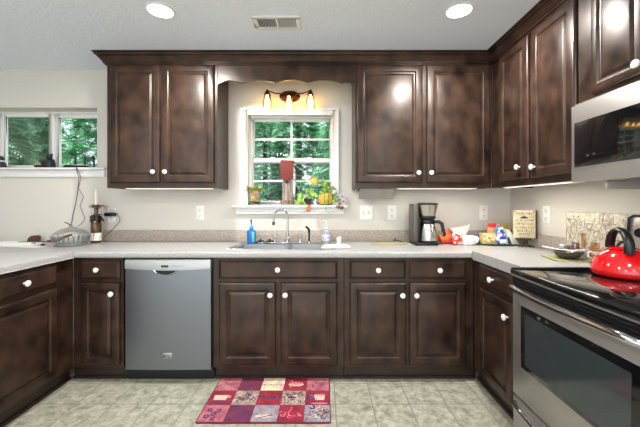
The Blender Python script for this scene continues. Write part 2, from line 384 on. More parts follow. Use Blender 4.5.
# ------------------------------------------------------------------ countertop with sink cut-out, splash
ct = thing('countertop', 'continuous speckled pale laminate countertop around three sides of the kitchen', 'countertop')
SX0, SX1, SY0, SY1 = -.695, .125, -.525, -.105
xs = [-3.2, -1.729, SX0, SX1, 1.035, XR-.001]; ys = [1.43-CAM_D, DR+.004-CAM_D, -.645, SY0, SY1, -.001]
okc = set()
for j in range(5):
    for i in range(5):
        if i == 0 or (j >= 2 and not (i == 2 and j == 3)) or (i == 4 and j >= 1): okc.add((i, j))
b = B()
for (i, j) in okc:
    a, e, f, g = xs[i], xs[i+1], ys[j], ys[j+1]
    b.add([(a, f, .914), (e, f, .914), (e, g, .914), (a, g, .914)], [(0, 1, 2, 3)]); b.add([(a, f, .8735), (e, f, .8735), (e, g, .8735), (a, g, .8735)], [(3, 2, 1, 0)])
    for (di, dj, p, q) in ((-1, 0, (a, f), (a, g)), (1, 0, (e, f), (e, g)), (0, -1, (a, f), (e, f)), (0, 1, (a, g), (e, g))):
        if (i+di, j+dj) not in okc: b.add([(*p, .8735), (*q, .8735), (*q, .914), (*p, .914)], [(0, 1, 2, 3)])
b.build('counter_slab', COUNTER, ct, bevel=.009, seg=3)
B().box(X(103.5, 2.874), XR-.02, -.02, 0, .914, 1.014).box(XR-.02, XR, DR+.004-CAM_D, 0, .914, 1.014).build('backsplash', SPLASH, ct, bevel=.003)

# ------------------------------------------------------------------ upper cabinets, valance, crown
UZ0, UZ1, UY = 1.374, 2.372, -.305
UDT, UDB = 2.352, Z(182.8, 2.569)
Xu = lambda px: X(px, 2.569)
def upper_cab(label, loc, rz, W, z0=UZ0, dep=.303):
    c = thing('upper_cabinet', label, 'cabinet', (*loc, 0), rz, 'upper cabinets')
    b = B(); g = .001
    b.box(g, W-g, 0, dep, z0+.012, UZ1); b.box(g, W-g, 0, .018, z0, z0+.012); b.box(g, .018, .018, dep, z0, z0+.012); b.box(W-.018, W-g, .018, dep, z0, z0+.012)
    b.build('cabinet_box', WOOD, c, ang=20)
    return c
x0, x1 = X(107, 2.589), X(217.5, 2.589)
c = upper_cab('dark upper cabinet with two doors left of the sink window', (x0, UY), 0, x1-x0)
door(c, Xu(109.3)-x0, Xu(159.4)-x0, UDB, UDT, Xu(154)-x0, Z(172, 2.569)); door(c, Xu(161)-x0, Xu(214)-x0, UDB, UDT, Xu(166)-x0, Z(172, 2.569))
XUF = 1.344
x0, x1 = X(355, 2.589), XUF-.002
c = upper_cab('dark upper cabinet with two doors right of the sink window', (x0, UY), 0, x1-x0)
door(c, Xu(357)-x0, Xu(423)-x0, UDB, UDT, Xu(418)-x0, Z(173, 2.569), fw=.064); door(c, Xu(427)-x0, Xu(490.5)-x0, UDB, UDT, Xu(430.8)-x0, Z(173, 2.569), fw=.064)
yA = UY-.001
c = upper_cab('dark upper cabinet with two narrow doors on the right wall beside the microwave', (XUF, yA), -PI/2, yA-(DR+.002-CAM_D), dep=.322)
q = lambda px: yA-(1.324*325/(px-323)-CAM_D)
door(c, q(498), q(527), UDB, UDT, q(520.3)-.008, Z(167, 2.18), fw=.064); door(c, q(530), q(574), UDB, UDT, q(531.5)+.03, Z(167, 2.04), fw=.064)
yM = DR-.001-CAM_D
c = upper_cab('dark short upper cabinet directly above the microwave', (XUF, yM), -PI/2, .76, z0=1.775, dep=.322)
door(c, .095, .375, 1.795, UDT, .357, 1.835, fw=.05); door(c, .385, .665, 1.795, UDT, .41, 1.84, fw=.05)
# valance board with a scalloped lower edge
vx0, vx1 = X(217.5, 2.589)+.002, X(355, 2.589)-.002
n = 96; pl = [(vx0, UZ1), (vx1, UZ1)]
def scal(t):
    t = abs(t-.5)*2; base = 2.203+.017*math.cos(t*PI*3.2)
    return base-.03*max(0, (t-.86)/.14)
for k in range(n+1):
    t = 1-k/n; u = abs(t-.5)*2
    ph = u*3.5
    ppx = 355+(217.5-355)*(1-t)
    zc = Z(82.3, 2.57)+.026*abs(math.sin(PI*(ppx-275)/33.5))**.75-(.03*(u-.85)/.15 if u > .85 else 0)
    pl.append((vx0+(vx1-vx0)*t, zc))
b = B(); N = len(pl)
top = [(p, UZ1) for p, _ in pl[2:]]; bot = pl[2:]
vs = []; fs = []
for (a, t1), (_, b1) in zip(top, bot): vs += [(a, UY-.001, t1), (a, UY-.001, b1), (a, UY+.019, t1), (a, UY+.019, b1)]
for k in range(len(top)-1):
    i, j = 4*k, 4*k+4; fs += [(i, j, j+1, i+1), (i+2, i+3, j+3, j+2), (i+1, j+1, j+3, i+3), (i, i+2, j+2, j)]
fs += [(0, 1, 3, 2), (4*len(top)-4, 4*len(top)-2, 4*len(top)-1, 4*len(top)-3)]
tag(b.add(vs, fs).build('valance', WOOD, ang=25), 'dark scalloped wooden valance spanning the two cabinets above the sink window', 'valance')
# crown moulding
cp = [(-.012, 2.352), (-.012, 2.362), (-.022, 2.364), (-.022, 2.374), (-.030, 2.380), (-.038, 2.394), (-.050, 2.405), (-.050, 2.412), (-.060, 2.414), (-.066, 2.424), (-.066, 2.430), (-.074, 2.432), (-.074, 2.4395)]
path = [(X(107, 2.589), -.001), (X(107, 2.589), UY), (XUF, UY), (XUF, .95-CAM_D)]
off = [(-1, 0), (-1, -1), (-1, -1), (-1, 0)]
b = B(); vs = []; fs = []
for (p, o) in zip(path, off):
    for ofs, z in cp: vs.append((p[0]+o[0]*-ofs, p[1]+o[1]*-ofs, z))
    vs.append((p[0], p[1], 2.4395)); vs.append((p[0], p[1], 2.352))
m_ = len(cp)+2
for k in range(3):
    for i in range(m_): j = (i+1) % m_; fs.append((k*m_+i, k*m_+j, (k+1)*m_+j, (k+1)*m_+i))
fs += [tuple(range(m_)), tuple(range(3*m_, 4*m_))[::-1]]
o = b.add(vs, fs).build('trim_1', WOOD, ang=20); struct(o, 'dark crown moulding joining the upper cabinets to the ceiling', 'trim')

# under-cabinet light strips
def strip(label, x0, x1, y0, y1, power):
    zt = UZ0+.0115
    t = thing('under_cabinet_light', label, 'light', ((x0+x1)/2, (y0+y1)/2, zt), 0, 'light strips under the upper cabinets')
    a, e, f, g = x0-(x0+x1)/2, x1-(x0+x1)/2, y0-(y0+y1)/2, y1-(y0+y1)/2
    B().box(a, e, f, g, -.014, 0).build('housing', WHITE, t, bevel=.002)
    B().box(a+.01, e-.01, f+.008, g-.008, -.0165, -.0135).build('diffuser', STRIPLENS, t)
    lamp('strip_lamp', 'AREA', (0, 0, -.020), (0, 0, 0), STRIP_W*power*max(x1-x0, y1-y0), (1, .93, .82), x1-x0-.03, y1-y0-.01, parent=t)
strip('slim white light strip under the cabinet left of the window', -1.60, -.89, -.275, -.215, .22)
strip('slim white light strip under the cabinet right of the window', .60, 1.25, -.275, -.215, 1.0)
strip('slim white light strip under the right wall cabinet beside the microwave', 1.372, 1.432, -1.14, -.40, 2.3)

# ------------------------------------------------------------------ dishwasher
dx0, dx1 = X(125.5, 2.259), X(210.8, 2.259); fy = -.635
t = thing('dishwasher', 'stainless steel dishwasher with a control strip and pocket handle', 'dishwasher', (0, 0, 0))
B().box(-1.396, -.772, -.6, -.03, .09, .868).build('tub_box', BLACK, t)
zt, zb, zc = Z(259.5, 2.259), Z(369.5, 2.259), Z(269.3, 2.259)
b = B(); n = 14                                                       # slightly bowed door
def bow(u): return fy-.006*(1-(2*u-1)**2)
vs = []; fs = []
for k in range(n+1):
    u = k/n; x = dx0+(dx1-dx0)*u; zt2 = zc-.012*(1-(2*u-1)**2)+.004
    vs += [(x, bow(u), zb), (x, bow(u), zt2), (x, -.601, zb), (x, -.601, zt2)]
for k in range(n):
    i, j = 4*k, 4*k+4; fs += [(i, j, j+1, i+1), (i+2, i+3, j+3, j+2), (i+1, j+1, j+3, i+3), (i, i+2, j+2, j)]
fs += [(0, 1, 3, 2), (4*n, 4*n+2, 4*n+3, 4*n+1)]
dd = b.add(vs, fs).build('door', STEEL, t)
bb = text_mesh('MAYTAG', .014).xf(Matrix.Translation((X(166.8, 2.259), fy-.0085, Z(356.1, 2.259))))
plate = B().box(X(161.5, 2.259), X(172.5, 2.259), fy-.0075, fy-.004, Z(358, 2.259), Z(352.4, 2.259)).build('badge', CHROME, dd, bevel=.001)
bb.build('lettering', INK, dd)
b = B(); vs = []; fs = []
for k in range(n+1):
    u = k/n; x = dx0+(dx1-dx0)*u; zl = zc-.012*(1-(2*u-1)**2)+.006
    yy = bow(u)-.008
    vs += [(x, yy, zl), (x, yy, zt-.012), (x, yy+.006, zt), (x, -.601, zt), (x, -.601, zl)]
for k in range(n):
    for i in range(5): j = (i+1) % 5; fs.append((5*k+i, 5*k+j, 5*k+5+j, 5*k+5+i))
fs += [(0, 1, 2, 3, 4), tuple(5*n+i for i in (4, 3, 2, 1, 0))]
cp_ = b.add(vs, fs).build('control_strip', mat('satin_grey', (168, 168, 166), .35, metal=.7), t)
B().box(X(161.5, 2.25), X(168.5, 2.25), fy-.0165, fy-.012, Z(267.2, 2.25), Z(265, 2.25)).build('display', BLACKGLASS, cp_)
sq = B(); squig(sq, X(150, 2.25), X(159, 2.25), Z(265.6, 2.25), .009, 3, fy-.0152, step=.009, sw=.0015); sq.build('lettering', INK, cp_); sq = B(); squig(sq, X(170, 2.25), X(184, 2.25), Z(265.6, 2.25), .009, 4, fy-.0152, step=.009, sw=.0015)
sq.build('lettering', INK, cp_)
B().prism([(X(154, 2.25), Z(269.8, 2.25)), (X(177, 2.25), Z(269.8, 2.25)), (X(175, 2.25), Z(273, 2.25)), (X(171, 2.25), Z(274.4, 2.25)), (X(160, 2.25), Z(274.4, 2.25)), (X(156, 2.25), Z(273, 2.25))], fy-.0085, fy-.004).build('handle_recess', BLACK, dd)
pts = [(X(154+23*k/12, 2.25), fy-.012, Z(270.3, 2.25)-.034*math.sin(PI*k/12)**.7) for k in range(13)]
B().tube(pts, .005, 8).build('handle', CHROME, dd)
B().box(-1.392, -.776, -.575, -.56, 0, .09).box(-1.392, -.776, -.60, -.575, .062, .09).build('kick_plate', BLACK, t)

# ------------------------------------------------------------------ range
GY1, GY0 = DR-.002-CAM_D, .952-CAM_D                      # far and near sides (world y)
rg = thing('range', 'stainless steel electric range with black glass top on the right', 'range', (0, 0, 0))
B().box(1.03, XR-.004, GY0, GY1, .03, .885).build('body', mat('range_side', (40, 40, 42), .5), rg)
ck = B().box(.985, 1.60, GY0-.001, GY1+.001, .884, .914).build('cooktop', BLACKGLASS, rg, bevel=.006)
B().box(.99, 1.585, GY1-.022, GY1+.0005, .9141, .919).build('edge_rim', BLACK, ck, bevel=.002)
BURN = mat('burner_grey', (70, 70, 72), .2)
for (ex, ey, er) in ((1.16, GY1-.20, .095), (1.17, GY0+.20, .115), (1.43, GY0+.20, .095), (1.43, GY1-.20, .085)):
    B().lathe([(er, 0), (er, .0004), (er-.003, .0004), (er-.003, 0)], (ex, ey, .9141), 40, caps=False).build('burner_ring', BURN, ck)
B().box(1.0, 1.03, GY0+.004, GY1-.004, .800, .884).build('vent_panel', BLACK, rg)
vb = B()
for k in range(4): vb.box(.993, 1.0, GY0+.02, GY1-.03, .808+.017*k, .817+.017*k)
vb.build('vent_slats', mat('vent_black', (32, 32, 34), .25), rg)
B().box(.984, 1.0, GY0+.002, GY1-.002, .878, .884).build('top_trim', STEEL_H, rg)
# oven door (front faces -x)
z0, z1 = .266, .798
dr_ = B().box(.995, 1.03, GY0+.004, GY1-.004, z0, z1).build('oven_door', STEEL_H, rg, bevel=.006)
gy1, gy0 = 1.632-CAM_D, .985-CAM_D; gz0, gz1 = .433, .742
B().box(.9925, .9955, gy0, gy1, gz0, gz1).build('window_bezel', BLACKGLASS, dr_, bevel=.001)
B().box(.9908, .9926, gy0+.06, gy1-.035, gz0+.022, gz1-.035).build('window_glass', OVENGLASS, dr_)
hp = [(.995, GY1-.012, .822)]+[(.952-.010*math.sin(PI*k/16), GY1-.016-(GY1-GY0-.032)*k/16, .828) for k in range(17)]+[(.995, GY0+.012, .822)]
hp = [(.997, GY1-.030, .806), (.975, GY1-.045, .822)]+[(.955-.012*math.sin(PI*k/16), GY1-.066-(GY1-GY0-.132)*k/16, .828) for k in range(17)]+[(.975, GY0+.045, .822), (.997, GY0+.03, .806)]
B().tube(hp, .0145, 12, flat=1.1).build('handle', CHROME, dr_)
dw = B().box(.997, 1.03, GY0+.004, GY1-.004, .06, .258).build('drawer', STEEL_H, rg, bevel=.005)
hp = [(.998, GY1-.03, .225)]+[(.975, GY1-.05-(GY1-GY0-.1)*k/10, .225-.02*math.sin(PI*k/10)) for k in range(11)]+[(.998, GY0+.03, .225)]
B().tube(hp, .012, 10).build('handle', CHROME, dw)
for fx in (1.08, 1.6):
    for fyy in (GY0+.05, GY1-.05): B().lathe([(.018, 0), (.018, .03)], (fx, fyy, 0), 12).build('foot', BLACK, rg)
# backguard with controls
bg_ = B().prism([(1.585, .914), (XR-.003, .914), (XR-.003, 1.187), (1.608, 1.187)], GY0, GY1, 'y').build('backguard', STEEL_H, rg, bevel=.006)
B().tube([(1.582, GY1-.008, .93), (1.605, GY1-.008, 1.178), (1.608, GY1-.03, 1.19), (1.608, GY0+.03, 1.19), (1.605, GY0+.008, 1.178), (1.582, GY0+.008, .93)], .007, 8).build('backguard_rim', BLACK, bg_)
for yy in (GY1-.085, GY1-.165, GY0+.165, GY0+.085):
    B().lathe([(.026, 0), (.026, -.006), (.021, -.02), (.017, -.024)], (1.594, yy, 1.105), 18, ax='x').box(1.566, 1.571, yy-.003, yy+.003, 1.09, 1.12).build('control_knob', BLACK, bg_)
B().box(1.594, 1.6, GY0+.24, GY1-.24, 1.06, 1.15).build('display', BLACKGLASS, bg_)

# ------------------------------------------------------------------ microwave
MX = 1.303; my1, my0 = 1.706-CAM_D, .952-CAM_D; mz0, mz1 = 1.362, 1.757
mw = thing('microwave', 'stainless over the range microwave with black glass door', 'microwave', (0, 0, 0))
B().box(MX+.02, XR-.002, my0, my1, mz0+.005, mz1+.012).box(MX+.16, XR-.004, my0+.02, my1-.02, mz0-.035, mz0+.005).build('body', mat('microwave_case', (150, 148, 145), .4, metal=.6), mw)
md = B().box(MX, MX+.02, my0+.17, my1, mz0, mz1).build('door', STEEL_H, mw, bevel=.003)
B().box(MX-.003, MX+.001, my0+.21, my1-.024, Z(167.5, 1.683), Z(123.5, 1.683)).build('window_glass', BLACKGLASS, md, bevel=.001)
B().box(MX-.002, MX+.02, my0, my0+.168, mz0, mz1).build('control_panel', BLACKGLASS, mw, bevel=.002)
B().tube([(MX, my0+.19, 1.42), (MX-.035, my0+.19, 1.44), (MX-.035, my0+.19, 1.68), (MX, my0+.19, 1.70)], .01, 10).build('handle', STEEL_H, md)

# ------------------------------------------------------------------ sink, faucet
sk = thing('kitchen_sink', 'double bowl stainless steel drop in sink under the window', 'sink', (0, 0, 0))
zr = .9155
def bowl(b, x0, x1, y0, y1, dz, r=.03):
    prof_ = [(0, 0), (.004, -.003), (.012, -dz+.03), (.035, -dz)]
    vs = []; fs = []
    for ins, h in prof_: vs += [(x0+ins, y0+ins, zr+h), (x1-ins, y0+ins, zr+h), (x1-ins, y1-ins, zr+h), (x0+ins, y1-ins, zr+h)]
    for k in range(3):
        for i in range(4): j = (i+1) % 4; fs.append((4*k+i, 4*k+4+i, 4*k+4+j, 4*k+j))
    fs.append((12, 15, 14, 13)); b.add([(*v,) for v in vs], [f[::-1] for f in fs])
bx = [(-.66, -.305), (-.265, .09)]; by = (-.50, -.20)
b = B(); xs = [-.71, bx[0][0], bx[0][1], bx[1][0], bx[1][1], .14]; ys = [-.54, by[0], by[1], -.092]
for i in range(5):
    for j in range(3):
        if j == 1 and i in (1, 3): continue
        b.add([(xs[i], ys[j], zr), (xs[i+1], ys[j], zr), (xs[i+1], ys[j+1], zr), (xs[i], ys[j+1], zr)], [(0, 1, 2, 3)])
STEEL_S = mat('sink_steel', (168, 169, 171), .3, metal=1)
P = [(-.71, -.54), (.14, -.54), (.14, -.092), (-.71, -.092)]
for k in range(4):
    p, q_ = P[k], P[(k+1) % 4]; b.add([(*p, zr), (*q_, zr), (*q_, .9142), (*p, .9142)], [(0, 3, 2, 1)])
b.build('rim', STEEL_S, sk)
for a, e in bx:
    b = B(); bowl(b, a, e, by[0], by[1], .18); o = b.build('bowl', STEEL_S, sk)
    B().lathe([(.042, 0), (.042, .002), (.03, .0025), (.028, -.0005)], ((a+e)/2, -.35, zr-.18+.0005), 20).build('drain', CHROME, o)
fc = thing('faucet', 'chrome gooseneck faucet with two clear knobs behind the sink', 'faucet', (X(287.5, 2.74), -.145, zr))
B().box(-.125, .125, -.028, .028, 0, .012).build('base_plate', CHROME, fc, bevel=.005)
sp = [(0, 0, .01), (0, 0, .10), (0, 0, .20)]
for k in range(1, 13):
    a = PI*k/12*.98; sp.append((-.055+.055*math.cos(a), -.03*(1-math.cos(a))/2, .225+.058*math.sin(a)))
sp.append((-.114, -.032, .18)); 
B().tube(sp, [.013, .0095]+[.0075]*(len(sp)-2), 12).lathe([(.02, 0), (.018, .03), (.012, .04)], (0, 0, .01), 16).build('spout', CHROME, fc)
B().lathe([(.010, 0), (.012, -.005), (.012, -.025), (.009, -.03)], (-.114, -.032, .185), 12).build('aerator', mat('dark_chrome', (90, 90, 92), .2, metal=1), fc)
for sx in (-.105, .105):
    h = B().lathe([(.016, .01), (.013, .035), (.012, .04)], (sx, 0, 0), 14).build('handle_stem', CHROME, fc)
    B().lathe([(.015, .04), (.027, .048), (.029, .066), (.022, .08), (.006, .083)], (sx, 0, 0), 10).build('handle', GLASS, h)
spy = thing('side_sprayer', 'dark chrome side sprayer standing right of the faucet', 'sprayer', (X(309, 2.74), -.145, zr))
B().lathe([(.02, 0), (.018, .012), (.011, .02)], (0, 0, 0), 16).build('base', CHROME, spy)
B().tube([(0, 0, .018), (.002, 0, .06), (.002, 0, .10), (-.006, -.008, .125), (-.026, -.02, .142)], [.008, .009, .010, .010, .008], 10).build('spray_head', mat('gunmetal', (70, 68, 66), .2, metal=.9), spy)
for k, (px, dy, lb) in enumerate(((260.5, 0, 'dark rubber sink stopper on the ledge, next to the blue soap'), (270, -.004, 'dark rubber sink stopper on the ledge, nearer the faucet'))):
    s = thing('sink_stopper', lb, 'sink stopper', (X(px, 2.76), -.135+dy, zr+.0005), 0, 'sink stoppers on the sink ledge')
    B().lathe([(.036, 0), (.04, .006), (.036, .014), (.02, .016)], (0, 0, 0), 22).build('rim', CHROME, s)
    B().lathe([(.03, .014), (.028, .021), (.012, .024), (.006, .034), (.004, .035)], (0, 0, 0), 18).build('plug', BLACK, s)

# ------------------------------------------------------------------ outlets and switches
def plate(name, label, loc, rz, wd, kind):
    t = thing(name, label, 'outlet' if 'outlet' in name else 'switch', loc, rz, 'wall plates above the counter')
    p = B().box(-wd/2, wd/2, -.006, 0, -.064, .064).build('cover_plate', WHITE, t, bevel=.003)
    if kind == 'outlet':
        for z in (-.028, .028):
            r = B().box(-.017, .017, -.009, -.006, z-.02, z+.02).build('receptacle', CERAMIC, t, bevel=.002)
            B().box(-.008, -.005, -.0095, -.0088, z-.005, z+.008).box(.005, .008, -.0095, -.0088, z-.005, z+.006).lathe([(.003, -.0095), (.003, -.0088)], (0, 0, z-.011), 8, ax='y').build('slots', INK, r)
    elif kind == 'double':
        for x in (-.023, .023):
            B().box(x-.006, x+.006, -.008, -.006, -.013, .013).box(x-.004, x+.004, -.018, -.008, -.002, .009).build('toggle', mat('toggle_beige', (205, 198, 186), .4), t)
    else:
        B().box(-.017, .017, -.010, -.006, -.034, .034).build('rocker', CERAMIC, t, bevel=.002)
    return t
zo = Z(212.7, 2.89)
plate('outlet', 'white outlet on the back wall, between dishwasher and sink', (X(200, 2.89), 0, zo), 0, .075, 'outlet')
plate('light_switch', 'white double switch plate right of the sink window', (X(366.3, 2.89), 0, zo), 0, .118, 'double')
plate('outlet', 'white outlet on the back wall, left of the coffee maker', (X(392, 2.89), 0, zo), 0, .075, 'outlet')
plate('outlet', 'white outlet on the back wall, above the tray of packets near the corner', (X(483.5, 2.89), 0, zo), 0, .075, 'outlet')
plate('outlet', 'white outlet on the back wall, behind the flower tied bottle', (X(112, 2.89), 0, zo-.02), 0, .075, 'outlet')
plate('outlet', 'white outlet on the right wall, between the framed saying and the range', (XR, 1.669*325/(547-323)-CAM_D, Z(214.5, 2.42)), -PI/2, .075, 'outlet')

# ------------------------------------------------------------------ ceiling fittings
for px, lb in ((160.5, 'round white recessed ceiling light on the dishwasher side'), (459, 'round white recessed ceiling light on the range side')):
    t = thing('recessed_light', lb, 'ceiling light', (X(px, 2.0), 2.0-CAM_D, H), 0, 'recessed ceiling lights')
    B().lathe([(.082, 0), (.082, -.004), (.074, -.007), (.072, -.002)], (0, 0, 0), 32, caps=False).build('trim_ring', TRIM, t)
    B().lathe([(.074, -.0005), (.073, -.003), (.03, -.0045)], (0, 0, 0), 32).build('lens', LENS, t)
    lamp('can_lamp', 'AREA', (0, 0, -.012), (0, 0, 0), CAN_W, (1, .98, .95), .14, shape='DISK', parent=t)
t = thing('ceiling_vent', 'white rectangular ceiling vent with two louvre banks', 'vent', (X(277, 2.13), 2.132-CAM_D, H))
b = B(); a, e = .155, .078
for (x0, x1, y0, y1) in ((-a, a, -e, -e+.026), (-a, a, e-.026, e), (-a, -a+.03, -e+.026, e-.026), (a-.03, a, -e+.026, e-.026), (-.007, .007, -e+.026, e-.026)): b.box(x0, x1, y0, y1, -.008, 0)
b.build('frame', TRIM, t, bevel=.002)
B().box(-a+.02, a-.02, -e+.02, e-.02, -.0015, -.0005).build('duct_opening', mat('duct_dark', (40, 40, 40), .8), t)
lv = B()
for s0, s1, tl in ((-a+.03, -.007, -1), (.007, a-.03, 1)):
    k = s0+.006
    while k < s1: lv.add([(k-.003*tl, -e+.026, -.007), (k+.003*tl, -e+.026, -.0015), (k+.003*tl, e-.026, -.0015), (k-.003*tl, e-.026, -.007)], [(0, 1, 2, 3), (3, 2, 1, 0)][:1]); k += .0095
lv.build('louvres', TRIM, t)

# vanity light above the sink window
vl = thing('vanity_light', 'copper three bulb light fixture above the sink window', 'light fixture', (X(289.5, 2.86), 0, Z(95.5, 2.86)))
B().lathe([(.0, -.0), (.092, -.0005), (.092, -.01), (.075, -.022), (.03, -.03), (.002, -.031)], (0, 0, 0), 32, ax='y', squash=.55, caps=False).build('back_plate', BRONZE, vl)
jx = .187
for s in (-1, 1):
    pts = [(s*.05, -.03, .005), (s*.08, -.055, .01), (s*.115, -.075, .004), (s*.15, -.085, .012), (s*jx, -.085, .026)]
    B().tube(pts, .006, 8).build('arm', BRONZE, vl)
B().tube([(0, -.028, .0), (0, -.06, .01), (0, -.085, .0)], .007, 8).build('arm', BRONZE, vl)
for s in (-1, 0, 1):
    cx = s*jx; dz = 0 if s else -.012
    B().lathe([(.004, .036), (.010, .03), (.013, .018), (.026, -.002), (.029, -.016), (.0275, -.016), (.02, -.002)], (cx, -.085, dz), 18, caps=False).build('socket_cup', BRONZE, vl)
    B().lathe([(.025, -.012), (.034, -.035), (.042, -.08), (.043, -.138), (.042, -.138), (.041, -.08), (.033, -.035), (.024, -.012)], (cx, -.085, dz), 20, caps=False).build('glass_shade', GLASS, vl)
    B().lathe([(.010, -.012), (.012, -.04), (.021, -.065), (.024, -.09), (.019, -.112), (.006, -.122)], (cx, -.085, dz), 14).build('bulb', BULB, vl)

# ------------------------------------------------------------------ on the sink window sill
ZS = WZ0+.0008
t = thing('potted_succulent', 'small terracotta pot of yellow green succulent at the left end of the sill', 'plant', (X(255, 2.88), -.012, ZS))
B().lathe([(.026, .022), (.031, .045), (.044, .105), (.048, .107), (.048, .125), (.042, .125), (.04, .112)], (0, 0, 0), 20, caps=False).lathe([(.026, .022), (.001, .022)], (0, 0, 0), 20, caps=False).build('pot', TERRA, t)
B().lathe([(.041, .113), (.001, .118)], (0, 0, 0), 16, caps=False).build('soil', LEAF_B, t)
b = B(); rd = random.Random(5)
for k in range(60):
    a = rd.random()*2*PI; r = rd.random()**.5*.042; e = rd.uniform(.3, 1.6)
    b.leaf((r*math.cos(a), r*math.sin(a), .124), (math.cos(a)*.9, math.sin(a)*.6, e), (-math.cos(a), -math.sin(a), 1), rd.uniform(.04, .07), .026, 0, .35)
b.build('leaves', LEAF_Y, t)
b = B()
for k in range(3):
    a = 2*PI*k/3+.5
    pts = [(.03*math.cos(a), .03*math.sin(a), .024)]
    for j in range(1, 13):
        u = j/12; pts.append(((.03+.03*u+.012*math.sin(u*7))*math.cos(a+.6*u), (.03+.02*u)*math.sin(a+.6*u), .022*(1-u)**.6+.012*math.sin(u*PI)+.003))
    b.tube(pts, .004, 6)
b.tube([(.032*math.cos(2*PI*k/16), .032*math.sin(2*PI*k/16), .023) for k in range(16)], .004, 6, closed=True)
b.build('scroll_stand', mat('wrought_iron', (58, 38, 30), .5, metal=.6), t)
t = thing('leaf_cutting', 'pale green broad leaf leaning behind the terracotta pot', 'plant', (X(248, 2.93), .02, ZS))
B().leaf((0, 0, 0), (-.02, .02, 1), (0, -1, .1), .10, .055, 0, .2).leaf((.008, -.004, 0), (.25, 0, 1), (.2, -1, .1), .075, .045, 0, .2).build('leaves', mat('leaf_pale', (152, 205, 110), .5), t)
t = thing('birdhouse', 'tall weathered birdhouse with a rust red roof on the window sill', 'birdhouse', (X(287.5, 2.89), .01, ZS))
B().box(-.052, .052, -.04, .04, .0, .012).lathe([(.052, .012), (.05, .06), (.047, .14), (.048, .21), (.046, .245)], (0, 0, 0), 14, squash=.8, ripple=.05, nr=5).build('body', BARK, t)
B().lathe([(.017, -.0425), (.017, -.03)], (-.002, 0, .205), 16, ax='y').build('entrance_hole', INK, t)
B().prism([(-.058, .395), (.056, .39), (.058, .225), (-.058, .23)], -.052, -.044, 'y').xf(Matrix.Translation((0, 0, 0))).box(-.058, .058, -.044, .05, .375, .392).box(-.045, .045, -.044, .04, .245, .376).build('roof', mat('rust_red', (138, 52, 44), .6, rgb2=(108, 44, 40), scale=(20, 20, 60)), t, bevel=.002)
tw = B(); rd = random.Random(9)
for k in range(9):
    a = rd.uniform(-.05, .05); tw.tube([(a, -.045, .015+.004*k), (a+rd.uniform(-.05, .05), -.056, .03+.01*rd.random()), (a+rd.uniform(-.06, .06), -.045, .05*rd.random()+.01)], .002, 5)
tw.build('twigs', LEAF_B, t)

def vine_leaf_plant(name, label, loc, potm, pot_prof, spots, seed, mats=LEAF, sz=(.05, .07)):
    t = thing(name, label, 'plant', loc); rd = random.Random(seed)
    B().lathe(pot_prof, (0, 0, 0), 20).build('pot', potm, t)
    b = B(); s = B()
    for (x, y, z, k) in spots:
        s.tube([(0, 0, pot_prof[-1][1]), (x*.5, y*.5-.005, max(z, pot_prof[-1][1])+.02), (x, y, z)], .0016, 5)
        for _ in range(k):
            a = rd.uniform(0, 2*PI); b.leaf((x+rd.uniform(-.012, .012), y+rd.uniform(-.01, .005), z+rd.uniform(-.012, .012)), (math.cos(a), rd.uniform(-.5, .1), math.sin(a)), (rd.uniform(-.4, .4), -1, .5), rd.uniform(*sz), rd.uniform(.032, .048), 0, .3)
    s.build('stems', LEAF, t); b.build('leaves', mats, t)
    return t
POTB = mat('dark_pot', (44, 36, 38), .4)
vine_leaf_plant('pothos', 'trailing green pothos in a small dark pot right of the birdhouse', (X(308, 2.87), -.015, ZS), POTB, [(.024, 0), (.034, .05), (.035, .055), (.03, .055)],
                [(-.07, -.01, .05, 3), (-.05, -.015, .025, 3), (-.085, -.01, .02, 2), (.01, 0, .085, 3), (.025, -.005, .10, 3), (-.005, .005, .075, 2)], 3)
t = thing('dried_leaf', 'orange brown curled dried leaf hanging over the sill edge', 'leaf', (X(309, 2.82), -.071, ZS))
B().leaf((0, 0, .012), (.02, -.1, -1), (.3, -1, -.1), .075, .036, 0, .3).leaf((.004, -.003, -.01), (-.35, -.1, -1), (-.3, -1, -.1), .06, .03, 0, -.3).build('blade', LEAF_O, t)
t = thing('figurine', 'tiny white figurine between the pothos and the pumpkin pot', 'figurine', (X(315.5, 2.86), -.02, ZS))
B().lathe([(.012, 0), (.015, .012), (.013, .028), (.008, .036)], (0, 0, 0), 14).ball((0, 0, .042), .011).build('body', CERAMIC, t)
B().box(.006, .014, -.013, -.004, .01, .035).build('dark_wing', POTB, t, bevel=.002)
# pumpkin pot: ribbed striped yellow planter with foliage
t = thing('pumpkin_planter', 'ribbed yellow pumpkin planter overflowing with green leaves', 'plant', (X(326, 2.87), -.012, ZS))
PUM = mat('pumpkin_yellow', (214, 176, 70), .5); 
b = B(); seg = 60; pr = [(.035, 0), (.058, .012), (.068, .045), (.066, .075), (.052, .10), (.035, .108)]
vs = []; fs = []; ms = []
for r, h in pr:
    for i in range(seg):
        a = 2*PI*i/seg; rr = r*(.9+.1*abs(math.cos(5*a))); vs.append((rr*math.cos(a), rr*math.sin(a)*.9, h))
b.v = vs
for k in range(len(pr)-1):
    for i in range(seg): j = (i+1) % seg; b.f.append((k*seg+i, k*seg+j, (k+1)*seg+j, (k+1)*seg+i)); b.m.append(1 if (i+1) % 6 in (0, 1, 2) and abs((i+1) % 6-1) < 1 else 0)
b.f.append(tuple(range(seg))[::-1]); b.m.append(0); b.f.append(tuple(range((len(pr)-1)*seg, len(pr)*seg))); b.m.append(0)
b.build('pot', [PUM, mat('pumpkin_groove', (150, 84, 44), .6)], t)
b = B(); rd = random.Random(14)
